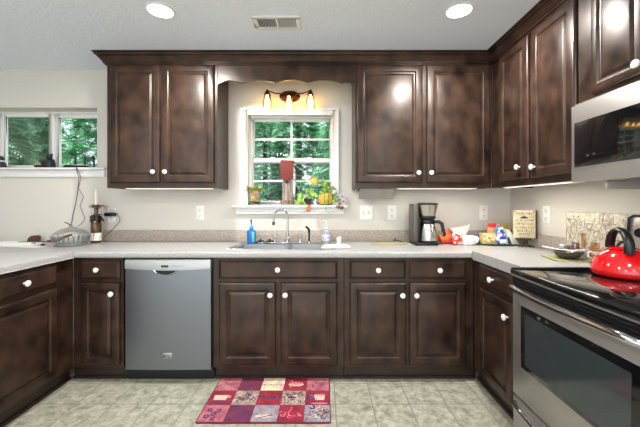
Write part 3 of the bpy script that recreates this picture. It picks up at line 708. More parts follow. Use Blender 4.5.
for k in range(46):
    a = rd.uniform(-.3, 1.0); px_ = rd.gauss(.0, .02); z = rd.uniform(.10, .21)
    if z > .15: px_ = rd.gauss(-.005, .012)
    an = rd.uniform(0, 2*PI); b.leaf((px_, rd.uniform(-.03, .02), z), (math.cos(an), -.3, math.sin(an)*.8+.2), (rd.uniform(-.3, .3), -1, .6), rd.uniform(.022, .038), .022, 0, .3)
for k in range(22):
    an = rd.uniform(0, 2*PI); b.leaf((.075+rd.gauss(0, .018), -.03+rd.uniform(-.02, .02), .06+rd.gauss(0, .03)), (math.cos(an), -.3, math.sin(an)), (rd.uniform(-.3, .3), -1, .6), rd.uniform(.022, .034), .02, 0, .3)
for k in range(7):
    an = rd.uniform(0, 2*PI); b.leaf((-.004+rd.gauss(0, .01), -.063, .042+rd.gauss(0, .012)), (math.cos(an), -.1, math.sin(an)), (0, -1, .2), .026, .02, 0, .3)
b.build('leaves', LEAF, t)
st = B(); st.tube([(.05, -.03, .06), (.09, -.05, .035), (.115, -.062, .0), (.13, -.06, -.02)], .002, 5)
st.tube([(.02, -.058, .02), (.0, -.066, -.01), (-.008, -.07, -.06), (.02, -.066, -.065), (.08, -.066, -.055)], .0018, 5); st.tube([(0, 0, .1), (0, 0, .17), (-.005, 0, .2)], .003, 5)
st.build('stems', LEAF, t)
b = B()
for k in range(8):
    an = rd.uniform(0, 2*PI); b.leaf((.11+.02*rd.random(), -.064, -.005-.02*rd.random()), (math.cos(an), -.1, math.sin(an)), (0, -1, .2), .032, .02, 0, .3)
b.build('withered_leaves', LEAF_B, t)
t = thing('orchid_spray', 'pale lilac artificial flower at the right end of the sill', 'flower', (X(341, 2.87), -.02, ZS))
LIL = mat('petal_lilac', (214, 196, 206), .6)
b = B(); rd = random.Random(22)
for (cx, cz, q_) in ((.01, .075, 7), (-.005, .045, 6), (.02, .03, 6)):
    for k in range(q_):
        an = 2*PI*k/q_; b.leaf((cx, -.01, cz), (math.cos(an), -.35, math.sin(an)), (0, -1, 0), .036, .026, 0, .2)
b.build('petals', LIL, t)
B().lathe([(.012, 0), (.012, .004), (.002, .006)], (0, 0, 0), 12).tube([(0, 0, .003), (.006, 0, .04), (.01, -.005, .075)], .002, 5).tube([(0, 0, .02), (-.005, -.006, .045)], .0018, 5).tube([(0, 0, .012), (.012, -.005, .02), (.02, -.006, .03)], .0018, 5).build('stem', LEAF, t)
B().ball((.01, -.02, .075), .007).ball((-.005, -.018, .045), .006).ball((.02, -.018, .03), .006).build('flower_centre', mat('plum', (112, 62, 88), .6), t)
# sun catcher hanging on the pane
p = at(314, 181, .066)
t = thing('suncatcher', 'yellow glass sun shaped suncatcher hanging on the window', 'suncatcher', p)
SUNY = mat('yellow_glass', (226, 206, 100), .3, rgb2=(206, 182, 76), scale=(60, 60, 60), trans=.25)
pl = []
for k in range(22): r = .050 if k % 2 == 0 else .032; pl.append((r*math.cos(PI*k/11), r*math.sin(PI*k/11)))
B().prism(pl, -.003, .003, 'y').build('rays', SUNY, t, bevel=.001)
B().lathe([(.024, -.003), (.022, -.006), (.002, -.007)], (0, 0, 0), 24, ax='y', caps=False).build('face', mat('amber_glass', (222, 196, 84), .3), t)
B().lathe([(.012, .003), (.010, .0115), (.004, .0115)], (0, 0, .058), 14, ax='y').tube([(0, .004, .058), (0, 0, .045)], .0015, 5).build('suction_cup', GLASS, t)

# ------------------------------------------------------------------ around the sink
zc = .9148
t = thing('soap_bottle', 'blue dish soap bottle with a pump on the left sink ledge', 'bottle', (X(251.3, 2.74), -.150, zr+.0005))
B().lathe([(.036, 0), (.038, .006), (.038, .09), (.036, .105), (.016, .118), (.015, .126)], (0, 0, 0), 24, squash=.7).build('bottle_body', mat('blue_soap', (28, 108, 190), .12, trans=.25, rgb2=(60, 150, 215), scale=(30, 3, 6)), t)
B().lathe([(.018, .124), (.018, .142), (.007, .146), (.006, .165)], (0, 0, 0), 16).build('collar', mat('pump_blue', (92, 162, 205), .3), t)
B().tube([(0, 0, .16), (0, 0, .19), (0, -.006, .197), (0, -.03, .192)], .006, 8).build('pump_head', mat('pump_dark', (60, 66, 72), .4), t)
B().box(.006, .030, -.0255, -.020, .012, .098).build('label', mat('label_teal', (90, 185, 190), .4), t, bevel=.001)
t = thing('hand_soap', 'clear hand soap bottle with white pump and violet label right of the sink', 'bottle', (X(326, 2.72), -.165, zr+.0005))
B().lathe([(.033, 0), (.035, .005), (.035, .085), (.028, .11), (.014, .118), (.013, .125)], (0, 0, 0), 22, squash=.75).build('bottle_body', mat('clear_soap', (214, 216, 222), .1, trans=.55), t)
B().lathe([(.0355, .025), (.0355, .078)], (0, 0, 0), 22, squash=.75, caps=False).build('label', mat('label_violet', (150, 156, 196), .4, rgb2=(225, 222, 230), scale=(50, 50, 30)), t)
B().lathe([(.016, .123), (.016, .14), (.006, .143), (.005, .165)], (0, 0, 0), 14).tube([(0, 0, .16), (0, 0, .187), (-.006, -.006, .192), (-.028, -.02, .188)], .006, 8).build('pump_head', WHITE, t)
t = thing('soap_tray', 'flat white soap tray across the right sink corner', 'tray', (X(335, 2.46), -.425, zr+.0006), R(4))
B().prism([(-.105, .0), (.105, .0), (.112, .012), (.07, .022), (-.06, .022), (-.085, .014)], -.055, .055, 'y').build('dish', mat('tray_white', (236, 234, 230), .35), t, bevel=.004)
t = thing('scrub_brush', 'white upright scrubber standing on the soap tray', 'brush', (X(339, 2.47), -.415, zr+.0232))
B().lathe([(.014, 0), (.017, .006), (.017, .05), (.013, .058), (.004, .06)], (0, 0, 0), 16).build('handle', WHITE, t)
B().lathe([(.0175, .008), (.0175, .022)], (0, 0, 0), 16, caps=False).build('grip_band', mat('grip_grey', (196, 196, 192), .6), t)

# ------------------------------------------------------------------ back counter, right of the sink
t = thing('drying_mat', 'tan woven place mat on the counter left of the coffee maker', 'mat', (X(391, 2.72), -.175, zc))
b = B()
for k in range(18): b.box(-.155+.0172*k, -.1395+.0172*k, -.075, .075, 0, .006, k % 2)
b.build('weave', [mat('mat_tan', (176, 164, 120), .8, rgb2=(140, 132, 92), scale=(60, 60, 60)), mat('mat_olive', (150, 146, 104), .8, rgb2=(190, 180, 140), scale=(60, 60, 60))], t)
cm = thing('coffee_maker', 'black and steel drip coffee maker with a thermal carafe', 'coffee maker', (X(426.5, 2.68), -.20, zc))
B().prism([(-.115, -.10), (.07, -.10), (.085, -.07), (.085, .09), (-.115, .09)], 0, .022, 'z').build('base', BLACK, cm, bevel=.006)
B().box(-.118, -.078, -.055, .09, .022, .335).box(-.078, .085, .055, .09, .022, .335).build('water_tank', mat('tank_grey', (84, 80, 74), .3), cm, bevel=.006)
B().box(-.079, -.068, -.07, .054, .022, .215).build('tank_front', BLACK, cm, bevel=.003)
B().lathe([(.06, .232), (.064, .24), (.084, .322), (.085, .326)], (.005, -.018, 0), 28).build('brew_basket', mat('basket_steel', (196, 190, 180), .26, metal=1), cm)
B().lathe([(.086, .326), (.086, .336), (.07, .342), (.005, .343)], (.005, -.018, 0), 28).build('lid', BLACK, cm)
B().lathe([(.062, .210), (.066, .216), (.066, .232), (.06, .233)], (.005, -.018, 0), 28).box(-.078, .0, -.03, .06, .212, .232).build('basket_collar', BLACK, cm)
B().lathe([(.002, .0225), (.07, .0225), (.07, .0245)], (.008, -.02, 0), 24).build('hot_plate', mat('plate_dark', (40, 40, 42), .3), cm)
cf = B().lathe([(.066, .026), (.078, .030), (.080, .06), (.075, .11), (.062, .152), (.055, .172)], (.008, -.022, 0), 32).build('carafe', mat('carafe_steel', (200, 198, 194), .2, metal=1), cm)
B().lathe([(.0805, .025), (.0805, .036), (.078, .036)], (.008, -.022, 0), 32, caps=False).build('base_ring', BLACK, cf)
B().lathe([(.057, .171), (.06, .176), (.06, .19), (.05, .205), (.004, .207)], (.008, -.022, 0), 28).box(-.062, -.03, -.035, -.01, .18, .196).build('carafe_lid', BLACK, cf, bevel=0)
B().tube([(.05, -.045, .187), (.085, -.058, .19), (.108, -.066, .172), (.116, -.07, .125), (.128, -.074, .085), (.118, -.07, .07)], [.012, .013, .013, .012, .011, .006], 10, flat=1.15).build('carafe_handle', BLACK, cf)
o = B().tube([(X(409.5, 2.74), -.14, zc+.006), (X(404, 2.76), -.125, zc+.005), (X(398, 2.78), -.10, zc+.02), (X(394, 2.82), -.06, zc+.013), (X(396, 2.86), -.03, zc+.03)], .0035, 6).build('power_cord', BLACK)
tag(o, 'thin black cord lying on the counter beside the coffee maker', 'cord')
t = thing('snack_bag', 'orange snack bag slumped beside the coffee maker', 'bag', (X(446.5, 2.74), -.155, zc))
ORG = mat('bag_orange', (226, 104, 52), .3, rgb2=(214, 66, 44), scale=(14, 14, 14), lo=.45, hi=.55)
B().blob((0, 0, .036), (.06, .045, .039), 4, .16).build('pouch', ORG, t)
B().blob((.008, .01, .095), (.022, .014, .03), 8, .25, flat=False).build('gathered_top', mat('bag_dark_orange', (176, 84, 50), .4, rgb2=(226, 130, 80), scale=(40, 40, 40)), t)
t = thing('chip_bag', 'red and white printed chip bag between orange bag and clear wrap', 'bag', (X(457.5, 2.63), -.25, zc))
REDW = mat('bag_red', (206, 44, 46), .3, rgb2=(236, 214, 206), scale=(34, 34, 34), lo=.5, hi=.54)
B().blob((0, 0, .045), (.042, .03, .048), 12, .15).build('pouch', REDW, t)
t = thing('plastic_wrap', 'clear crumpled plastic bag standing open behind the red bag', 'bag', (X(462, 2.77), -.11, zc))
FILM = mat('plastic_film', (242, 240, 236), .22, trans=.35)
b = B().blob((0, 0, .05), (.045, .03, .052), 17, .2)
b.add([(-.06, -.004, .075), (.0, -.022, .085), (.05, -.01, .08), (-.09, .01, .125), (.0, -.02, .14), (.075, .0, .162)], [(0, 1, 4, 3), (1, 2, 5, 4)])
b.build('film', FILM, t)
t = thing('grocery_bag', 'crumpled white plastic bag with grey print lying by the tray', 'bag', (X(470, 2.64), -.25, zc))
B().blob((0, 0, .034), (.062, .04, .037), 31, .25).build('pouch', mat('bag_white', (232, 230, 228), .4, rgb2=(170, 172, 180), scale=(26, 26, 26), lo=.5, hi=.68), t)
t = thing('small_box', 'small navy blue box behind the crumpled white bag', 'box', (X(478, 2.73), -.165, zc), R(12))
B().box(-.028, .028, -.02, .02, 0, .075).build('carton', mat('navy_box', (52, 70, 128), .5, rgb2=(120, 134, 170), scale=(30, 30, 30), lo=.55, hi=.6), t, bevel=.002)
t = thing('serving_tray', 'round dark green tray holding packets in the counter corner', 'tray', (X(496, 2.68), -.215, zc))
B().lathe([(.12, 0), (.15, .003), (.166, .012), (.163, .013), (.148, .006), (.002, .005)], (0, 0, 0), 40, squash=.78).build('dish', mat('tray_green', (44, 92, 58), .3), t)
zt_ = zc+.0068
t = thing('cracker_box', 'tan cardboard box at the left of the green tray', 'box', (X(488.5, 2.66), -.235, zt_), R(-3))
B().box(-.062, .062, -.03, .03, 0, .088).build('carton', mat('box_tan', (212, 184, 128), .6, rgb2=(178, 150, 96), scale=(14, 14, 14)), t, bevel=.002)
B().box(-.05, .05, -.0308, -.0298, .02, .07).build('printed_panel', mat('box_print', (226, 206, 156), .6, rgb2=(160, 130, 82), scale=(40, 40, 40), lo=.5, hi=.6), t)
t = thing('tea_box', 'yellow box with green and red print at the back of the tray', 'box', (X(501, 2.74), -.145, zt_), R(4))
B().box(-.035, .065, -.02, .02, 0, .155).build('carton', mat('box_yellow', (212, 182, 74), .5, rgb2=(120, 140, 60), scale=(30, 30, 30), lo=.52, hi=.6), t, bevel=.002)
t = thing('red_packet', 'small red topped packet standing behind the tan box', 'packet', (X(491.5, 2.74), -.165, zt_), R(-8))
B().prism([(-.035, 0), (.03, 0), (.036, .14), (.0, .165), (-.04, .155)], -.012, .012, 'y').build('pouch', mat('packet_orange', (222, 140, 90), .4), t, bevel=.003)
B().prism([(-.042, .135), (.036, .128), (.03, .162), (-.034, .168)], -.015, .015, 'y').build('red_top', mat('packet_red', (206, 36, 38), .35), t, bevel=.003)
t = thing('blue_packet', 'blue and white packet leaning at the front of the tray', 'packet', (X(501, 2.62), -.275, zt_), R(6))
BLW = mat('packet_blue', (48, 70, 168), .3, rgb2=(222, 224, 236), scale=(26, 26, 26), lo=.48, hi=.54)
B().blob((0, .0, .062), (.036, .022, .066), 44, .14).build('pouch', BLW, t)
B().box(-.028, .028, -.027, -.02, .01, .042).build('label', mat('label_white', (228, 232, 226), .5), t, bevel=.003)
t = thing('teal_packet', 'teal and red candy packet wedged behind the blue packet', 'packet', (X(497.5, 2.69), -.215, zt_), R(-10))
B().blob((0, 0, .07), (.03, .016, .074), 50, .15).build('pouch', mat('packet_teal', (66, 150, 176), .3, rgb2=(198, 60, 70), scale=(24, 24, 24), lo=.54, hi=.6), t)
t = thing('flour_bag', 'white folded paper bag slanting at the right of the tray', 'bag', (X(512, 2.63), -.265, zt_), R(-6))
B().prism([(-.05, 0), (.055, 0), (.04, .018), (-.022, .112), (-.05, .125), (-.058, .11)], -.022, .022, 'y').build('paper_bag', mat('paper_white', (228, 222, 210), .7, rgb2=(196, 188, 172), scale=(14, 14, 14)), t, bevel=.006)
B().prism([(-.040, .004), (-.012, .004), (-.036, .062), (-.05, .058)], -.026, -.022, 'y').build('printed_band', mat('band_dark', (44, 52, 84), .5), t)

# framed saying on its easel
ps = at(525.5, 240, -.36)
t = thing('plaque', 'cream wooden plaque with dark lettering standing in the counter corner', 'sign', (ps.x-.02, -.375, zc), R(-20))
hz0, hz1 = .070, .284
B().box(-.074, .076, 0, .018, hz0, hz1).build('board', mat('plaque_cream', (222, 210, 178), .7, rgb2=(200, 184, 146), scale=(24, 24, 24)), t, bevel=.002)
B().box(.0762, .088, -.001, .03, hz0-.004, hz1+.001).build('dark_edge', mat('plaque_edge', (66, 52, 42), .6), t)
b = B()
for r_, (z, h, x) in enumerate(((.260, .015, .056), (.205, .010, .060), (.178, .014, .054), (.150, .012, .058), (.124, .018, .052), (.100, .014, .046))):
    squig(b, -x, x, z+(0.0), h, 60+r_, -.0006, step=.011, sw=.0036)
b.prism([(-.028, .220), (.028, .220), (.02, .232), (.006, .236), (0, .247), (-.006, .236), (-.02, .232)], -.0012, .0002, 'y')
for sx in (-1, 1): b.box(sx*.065-.006, sx*.065+.006, -.001, .0002, hz1-.016, hz1-.008)
b.build('lettering', mat('plaque_ink', (74, 62, 48), .7), t)
e = thing('easel', 'small dark iron easel under the cream plaque', 'easel', (ps.x-.02, -.392, zc), R(-20))
IRON = mat('easel_iron', (62, 52, 44), .45, metal=.6)
B().box(-.035, .035, -.006, .012, .052, .068).tube([(0, -.004, .06), (0, -.008, .03), (-.03, -.02, .004)], .005, 6).tube([(0, -.008, .035), (.03, -.02, .004)], .005, 6).tube([(0, .0, .055), (0, .05, .004)], .004, 6).build('legs', IRON, e)
B().lathe([(.016, -.014), (.018, -.008), (.004, -.004)], (0, -.006, .04), 14, ax='y').tube([(-.05, -.018, .004), (-.03, -.022, .018), (0, -.02, .008), (.03, -.022, .018), (.055, -.018, .004)], .004, 6).build('scroll', IRON, e)

# ------------------------------------------------------------------ right counter beside the range
xb = 1.628; yF, yN = 2.178-CAM_D, 1.742-CAM_D
t = thing('cutting_board', 'large cream glass board with vine and cup print against the right wall', 'board', (xb, 0, zc))
M_ = Matrix.Translation((0, yF, 0)) @ Matrix.Rotation(-PI/2, 4, 'Z')
LW = yF-yN; HB = .285
bd = B().box(0, LW, 0, .006, .0, HB).xf(M_).build('panel', mat('board_cream', (228, 219, 201), .35, rgb2=(176, 164, 140), scale=(42, 42, 42), lo=.42, hi=.72), t, bevel=.002)
b = B(); rd = random.Random(77)
for k in range(54):                                      # scrolling vines
    x, z = rd.uniform(.015, LW-.02), rd.uniform(.10, HB-.015); a = rd.uniform(0, 6); pts = []
    for j in range(9):
        a += rd.uniform(.2, .95)*(1 if k % 2 else -1); x = min(max(x+.011*math.cos(a), .006), LW-.006); z = min(max(z+.013*math.sin(a), .006), HB-.006); pts.append((x, -.0006, z))
    b.tube(pts, .0009+.0007*rd.random(), 4)
for k in range(46):
    x, z = rd.uniform(.015, LW-.015), rd.uniform(.05, HB-.015); an = rd.uniform(0, 6.28); b.leaf((x, -.001, z), (math.cos(an), 0, math.sin(an)), (0, -1, 0), .02, .009, 0, 0)
for x in (.004, LW-.004): b.tube([(x, -.0005, .004), (x, -.0005, HB-.004)], .0012, 4)
b.tube([(.004, -.0005, HB-.004), (LW-.004, -.0005, HB-.004)], .0014, 4)
for (cx, cz, r) in ((.055, .235, .026), (.185, .215, .03), (.31, .235, .026)):
    b.tube([(cx+r*math.cos(PI+PI*k/10), -.0007, cz+r*math.sin(PI+PI*k/10)) for k in range(11)], .0022, 4); b.tube([(cx-r, -.0007, cz), (cx+r, -.0007, cz)], .0022, 4)
    b.tube([(cx+r+.009*math.sin(PI*k/8), -.0007, cz-.004-.018*k/8) for k in range(9)], .0018, 4)
b.xf(M_).build('print', mat('board_ink', (150, 141, 120), .5), bd)
BRN = mat('board_brown', (140, 86, 52), .5, rgb2=(200, 160, 116), scale=(30, 30, 30))
B().box(.13, .165, -.0012, .0002, .06, .15).xf(M_).build('brown_cup_print', BRN, bd)
B().box(.20, .27, -.0012, .0002, .06, .105).xf(M_).build('brown_cup_print', BRN, bd)
def rpt(px, y_px, dep): return at(px, y_px, dep-CAM_D)
def on_counter(px, d): return (X(px, d), d-CAM_D, zc)
t = thing('trivet', 'flat woven green trivet at the far corner of the range', 'trivet', (1.475, 1.97-CAM_D, zc), R(-12))
b = B()
for k in range(12): b.box(-.10+.0167*k, -.085+.0167*k, -.10, .10, 0, .006, k % 2)
b.build('weave', [mat('trivet_green', (132, 142, 84), .8), mat('trivet_tan', (176, 164, 116), .8)], t)
t = thing('serving_bowl', 'low dark bowl holding a white spoon on the green trivet', 'bowl', (1.475, 1.955-CAM_D, zc+.0065), R(20))
B().lathe([(.04, 0), (.052, .006), (.075, .034), (.078, .045), (.074, .045), (.05, .012), (.002, .008)], (0, 0, 0), 30).build('bowl_body', mat('bowl_dark', (58, 54, 50), .25, coat=.4), t)
t = thing('spoon', 'white ladle resting across the low dark bowl', 'spoon', (1.475, 1.955-CAM_D, zc+.0530), R(150))
B().tube([(-.05, 0, .002), (0, 0, .004), (.06, 0, .006), (.13, 0, .02)], [.008, .007, .006, .006], 8, flat=.5).build('handle', CERAMIC, t)
B().lathe([(.004, -.002), (.020, .003), (.026, .012), (.024, .012), (.016, .005), (.002, .001)], (-.06, 0, -.002), 18, squash=.75).build('bowl', CERAMIC, t)
t = thing('shaker', 'brown glass spice shaker with a silver cap before the printed board', 'shaker', (1.57, 2.02-CAM_D, zc+.0005))
B().lathe([(.022, 0), (.024, .004), (.024, .06), (.018, .072)], (0, 0, 0), 18).build('jar', mat('spice_brown', (96, 56, 34), .2, coat=.4), t)
B().lathe([(.02, .07), (.02, .092), (.016, .095), (.002, .096)], (0, 0, 0), 18).build('cap', CHROME, t)
t = thing('storage_jar', 'low silver lidded jar with dark contents before the printed board', 'jar', (1.565, 2.10-CAM_D, zc+.0005))
B().lathe([(.032, 0), (.034, .004), (.034, .045), (.03, .05)], (0, 0, 0), 22).build('jar_body', mat('jar_dark', (70, 54, 42), .15, coat=.5), t)
B().lathe([(.033, .049), (.034, .052), (.034, .068), (.03, .072), (.002, .073)], (0, 0, 0), 22).build('lid', mat('lid_silver', (190, 192, 196), .3, metal=.8), t)
t = thing('candle_cup', 'brown and white ceramic cup behind the dark bowl', 'cup', (1.585, 1.88-CAM_D, zc+.0005))
B().lathe([(.024, 0), (.03, .006), (.034, .075), (.031, .075), (.027, .01), (.001, .008)], (0, 0, 0), 22, caps=False).build('cup_body', mat('cup_brown', (156, 104, 66), .3, rgb2=(226, 214, 196), scale=(3, 3, 40), lo=.48, hi=.52), t)
B().tube([(-.032, 0, .06), (-.05, 0, .055), (-.052, 0, .03), (-.03, 0, .02)], .005, 8).build('handle', CERAMIC, t)

# kettle on the range
t = thing('kettle', 'glossy red kettle with a black loop handle on the range top', 'kettle', (1.415, 1.53-CAM_D, .9148), R(-20))
B().lathe([(.108, 0), (.118, .004), (.124, .014), (.125, .028), (.121, .046), (.112, .068), (.098, .090), (.082, .107), (.066, .119), (.06, .123)], (0, 0, 0), 48).build('body', RED, t)
B().lathe([(.066, .121), (.068, .125), (.05, .131), (.025, .136), (.002, .137)], (0, 0, 0), 32).build('lid', RED, t)
b = B(); b.tube([(.024*math.cos(PI*k/10), 0, .131+.026*math.sin(PI*k/10)) for k in range(11)], .006, 8); b.build('lid_knob', BLACK, t)
pts = [(0, .112*math.cos(PI*k/20-.15), .098+.112*math.sin(max(0, (PI+.3)*k/20-.15)+.0)) for k in range(21)]
pts = []
for k in range(25):
    a = -.2+(PI+.4)*k/24; pts.append((-.016, .090*math.cos(a), .130+.086*math.sin(a)))
B().tube(pts, [.016+.005*abs(math.cos(-.2+(PI+.4)*k/24)) for k in range(25)], 12, flat=.62, up=(0, 1, 0)).build('handle', BLACK, t)
b = B().tube([(.10, 0, .07), (.135, 0, .095), (.152, 0, .112)], [.024, .019, .016], 12); b.build('spout', RED, t)

# ------------------------------------------------------------------ under cabinet flip-down holder
t = thing('flip_down_holder', 'grey flip down panel hinged under the cabinet right of the window', 'holder', (X(376.5, 2.72), -.17, UZ0+.0115))
B().prism([(-.05, -.008), (.055, -.016), (.05, -.094), (.044, -.097), (-.056, -.014)], -.145, .145, 'x').build('panel', mat('panel_grey', (160, 155, 146), .45), t, bevel=.003)
B().box(-.12, .12, -.03, .04, -.012, -.0005).build('bracket', mat('bracket_white', (220, 216, 206), .4), t)
B().lathe([(.012, -.158), (.012, -.146)], (0, -.02, -.022), 14, ax='x').lathe([(.007, .146), (.007, .152)], (0, -.02, -.022), 14, ax='x').build('pivot', IRON, t)

# ------------------------------------------------------------------ left counter
bl = thing('wine_bottle', 'amber bottle with a white label and dark ribbon at its neck', 'bottle', (X(94.5, 2.77), 2.79-CAM_D, zc))
AMB = mat('amber_bottle', (112, 74, 22), .1, rgb2=(70, 46, 18), scale=(12, 12, 5), trans=.3, coat=.4)
B().lathe([(.038, 0), (.041, .005), (.041, .15), (.036, .19), (.018, .235), (.015, .26), (.015, .31), (.017, .312), (.017, .325), (.013, .326)], (0, 0, 0), 26).build('glass_body', AMB, bl)
B().lathe([(.0416, .02), (.0416, .085)], (0, 0, 0), 26, caps=False).build('label', mat('label_paper', (226, 222, 212), .6, rgb2=(150, 140, 128), scale=(60, 60, 12), lo=.58, hi=.62), bl)
b = B(); rd = random.Random(41)
for k in range(26):
    an = rd.uniform(0, 2*PI); b.leaf((.018*math.cos(an), .018*math.sin(an), .225+rd.uniform(-.015, .02)), (math.cos(an)+.4, math.sin(an)-.3, rd.uniform(-.9, .3)), (math.cos(an), math.sin(an), .6), rd.uniform(.035, .075), .026, 0, .4)
b.build('ribbon', mat('ribbon_grey', (84, 76, 78), .7, rgb2=(56, 50, 54), scale=(30, 30, 30)), bl)
b = B()
for k in range(34):
    an = rd.uniform(0, 2*PI); sp_ = .0 if k < 16 else rd.uniform(.0, .06)
    b.leaf((sp_+.010*math.cos(an), -.012+.010*math.sin(an), .305+rd.uniform(-.008, .02)), (math.cos(an)+.6, math.sin(an)-.25, rd.uniform(-.25, .4)), (.2*math.cos(an), .2*math.sin(an), 1), rd.uniform(.03, .055), .022, 0, .3)
b.build('dried_flower', mat('petal_brown', (112, 78, 62), .8, rgb2=(150, 112, 92), scale=(60, 60, 60)), bl)
cn = thing('taper_candle', 'pale cream taper candle set in the amber bottle', 'candle', (X(94.5, 2.77), 2.79-CAM_D, zc+.3265))
B().lathe([(.0125, 0), (.011, .10), (.0085, .128), (.002, .132)], (0, 0, 0), 14).build('wax', mat('candle_wax', (236, 228, 212), .5), cn)
B().tube([(0, 0, .131), (.001, 0, .138)], .0011, 5).build('wick', INK, cn)
ch = thing('charger', 'black plug in adapter on the outlet behind the bottle', 'charger', (X(110.5, 2.86), 0, Z(214.3, 2.86)))
B().box(-.048, .04, -.05, -.0095, -.016, .014).build('adapter_body', BLACK, ch, bevel=.005)
B().tube([(.04, -.035, 0), (.06, -.035, -.005), (.082, -.032, -.03), (.076, -.03, -.065), (.03, -.034, -.12), (-.01, -.05, -.165), (-.04, -.05, -.19), (-.06, -.045, -.2255)], .003, 6).build('cord', mat('cord_grey', (96, 92, 88), .5), ch)
B().box(-.02, .02, -.022, -.0095, .014, .05).build('night_light', mat('night_light_clear', (232, 230, 222), .2, trans=.3), ch, bevel=.005)

# glass cake dome on a ribbed stand
cd_ = thing('cake_dome', 'clear ribbed glass dish with a domed lid on the left counter', 'dish', (X(71, 2.62), 2.62-CAM_D, zc))
GL2 = thin_glass('dome_glass', (253, 254, 254), .55)
B().lathe([(.105, 0), (.112, .004), (.112, .016), (.10, .018), (.002, .018)], (0, 0, 0), 40).build('foot', mat('thick_glass', (142, 146, 144), .1, coat=.5, trans=.4), cd_)
B().lathe([(.088, .018), (.112, .026), (.126, .062), (.130, .082), (.127, .082), (.12, .06), (.108, .03), (.086, .022)], (0, 0, 0), 72, ripple=.035, nr=24, caps=False).build('ribbed_bowl', GL2, cd_)
rb = B()
for k in range(24):
    a = 2*PI*k/24; rb.tube([(.112*math.cos(a), .112*math.sin(a), .028), (.128*math.cos(a), .128*math.sin(a), .066)], .0035, 5)
rb.build('ribs', mat('rib_glass', (178, 184, 185), .15, trans=.6), cd_)
B().lathe([(.124, .083), (.122, .088), (.10, .115), (.06, .135), (.02, .143), (.012, .15), (.018, .16), (.012, .17), (.002, .172)], (0, 0, 0), 40, caps=False).build('lid', GL2, cd_)

# papers, brush and small dark things
t = thing('notepad', 'white paper pad lying open on the left counter', 'paper', (X(22, 2.70), 2.69-CAM_D, zc), R(3))
b = B()
for k in range(5): b.box(-.24+.004*k, .17-.005*k, -.13, .10, .0025*k, .0025*k+.0018)
b.build('sheets', mat('paper', (250, 249, 246), .7), t)
t = thing('envelope', 'white envelope lying partly under the paper pad', 'paper', (X(30, 2.52), 2.52-CAM_D, zc), R(-7))
B().box(-.24, .10, -.035, .035, 0, .004).build('envelope_body', mat('envelope_paper', (226, 222, 212), .7), t, bevel=.001)
B().prism([(-.24, .035), (.10, .035), (.05, -.005), (-.19, -.005)], .004, .005, 'z').build('flap', mat('flap_paper', (216, 212, 202), .7), t)
t = thing('hairbrush', 'dark brown oval brush back standing behind the papers', 'brush', (X(34, 2.83), 2.83-CAM_D, zc), R(0))
B().prism([(-.052, .0), (.045, .0), (.050, .052), (.03, .060), (-.015, .056), (-.04, .035)], -.02, .02, 'y').build('brush_back', mat('brush_brown', (78, 48, 44), .5), t, bevel=.008)
B().box(-.047, .04, -.012, .012, .0, .02).build('bristles', INK, t)
t = thing('knife', 'long dark kitchen knife with red brown handle by the glass dish', 'knife', (X(46, 2.74), 2.73-CAM_D, zc+.015), R(5))
B().prism([(-.20, -.010), (.02, -.012), (.02, .012), (-.17, .008)], .0, .004, 'z').build('blade', mat('blade_dark', (56, 54, 52), .3, metal=.7), t)
B().tube([(.02, 0, .003), (.08, 0, .008), (.14, .01, .034), (.20, .02, .055)], [.010, .013, .012, .009], 10).build('handle', mat('handle_redbrown', (96, 52, 40), .45), t)
for px, d_, lb in ((41, 2.72, 'small black cap lying on the counter before the knife blade'), (50, 2.66, 'small black clip lying on the counter beside the glass dish')):
    t = thing('bottle_cap' if px == 41 else 'clip', lb, 'cap' if px == 41 else 'clip', (X(px, d_), d_-.07-CAM_D, zc))
    B().lathe([(.015, 0), (.017, .004), (.015, .014), (.004, .017)], (0, 0, 0), 16, squash=.8 if px == 41 else .5).build('body', BLACK, t)
    B().lathe([(.0172, .004), (.0172, .007)], (0, 0, 0), 16, squash=.8 if px == 41 else .5, caps=False).build('rim', INK, t)

# ------------------------------------------------------------------ on the high window ledge
zl = VZ0+.0006; yl = .06
FIG = mat('figurine_dark', (36, 35, 40), .5)
def lx(px): return X(px, CAM_D+yl)
t = thing('bear_figurine', 'black seated bear figurine beside the router on the window ledge', 'figurine', (lx(54.5), yl-.05, zl))
B().lathe([(.035, 0), (.044, .012), (.042, .045), (.03, .075), (.016, .085)], (0, 0, 0), 18).ball((0, -.006, .098), .025).ball((-.018, 0, .119), .009).ball((.018, 0, .119), .009).ball((0, -.028, .094), .012).build('body', FIG, t)
B().tube([(.03, -.005, .068), (.05, -.02, .055), (.052, -.03, .035)], [.014, .013, .011], 8).tube([(-.03, -.005, .068), (-.046, -.02, .05), (-.036, -.036, .035)], [.014, .013, .011], 8).tube([(.02, -.02, .016), (.034, -.05, .016)], [.018, .015], 8).tube([(-.02, -.02, .016), (-.034, -.05, .016)], [.018, .015], 8).build('limbs', FIG, t)
t = thing('snowman_figurine', 'dark figurine with a pale scarf at the far end of the ledge', 'figurine', (lx(1), yl, zl))
B().lathe([(.03, 0), (.04, .015), (.036, .05), (.022, .066), (.024, .085), (.02, .105), (.004, .115)], (0, 0, 0), 18).build('body', FIG, t)
B().lathe([(.028, .06), (.031, .066), (.028, .073)], (0, 0, 0), 18, caps=False).lathe([(.028, .06), (.022, .0665), (.028, .073)], (0, 0, 0), 18, caps=False).build('scarf', mat('scarf_pale', (200, 200, 206), .6), t)
t = thing('small_planter', 'small dark and tan bowl planter on the window ledge', 'planter', (lx(40.5), yl, zl))
B().lathe([(.03, 0), (.042, .008), (.046, .028), (.04, .03)], (0, 0, 0), 20).build('bowl', FIG, t)
B().lathe([(.044, .028), (.042, .046), (.03, .05)], (0, 0, 0), 20).build('tan_band', mat('tan_band', (186, 158, 104), .6), t)
b = B(); rd = random.Random(8)
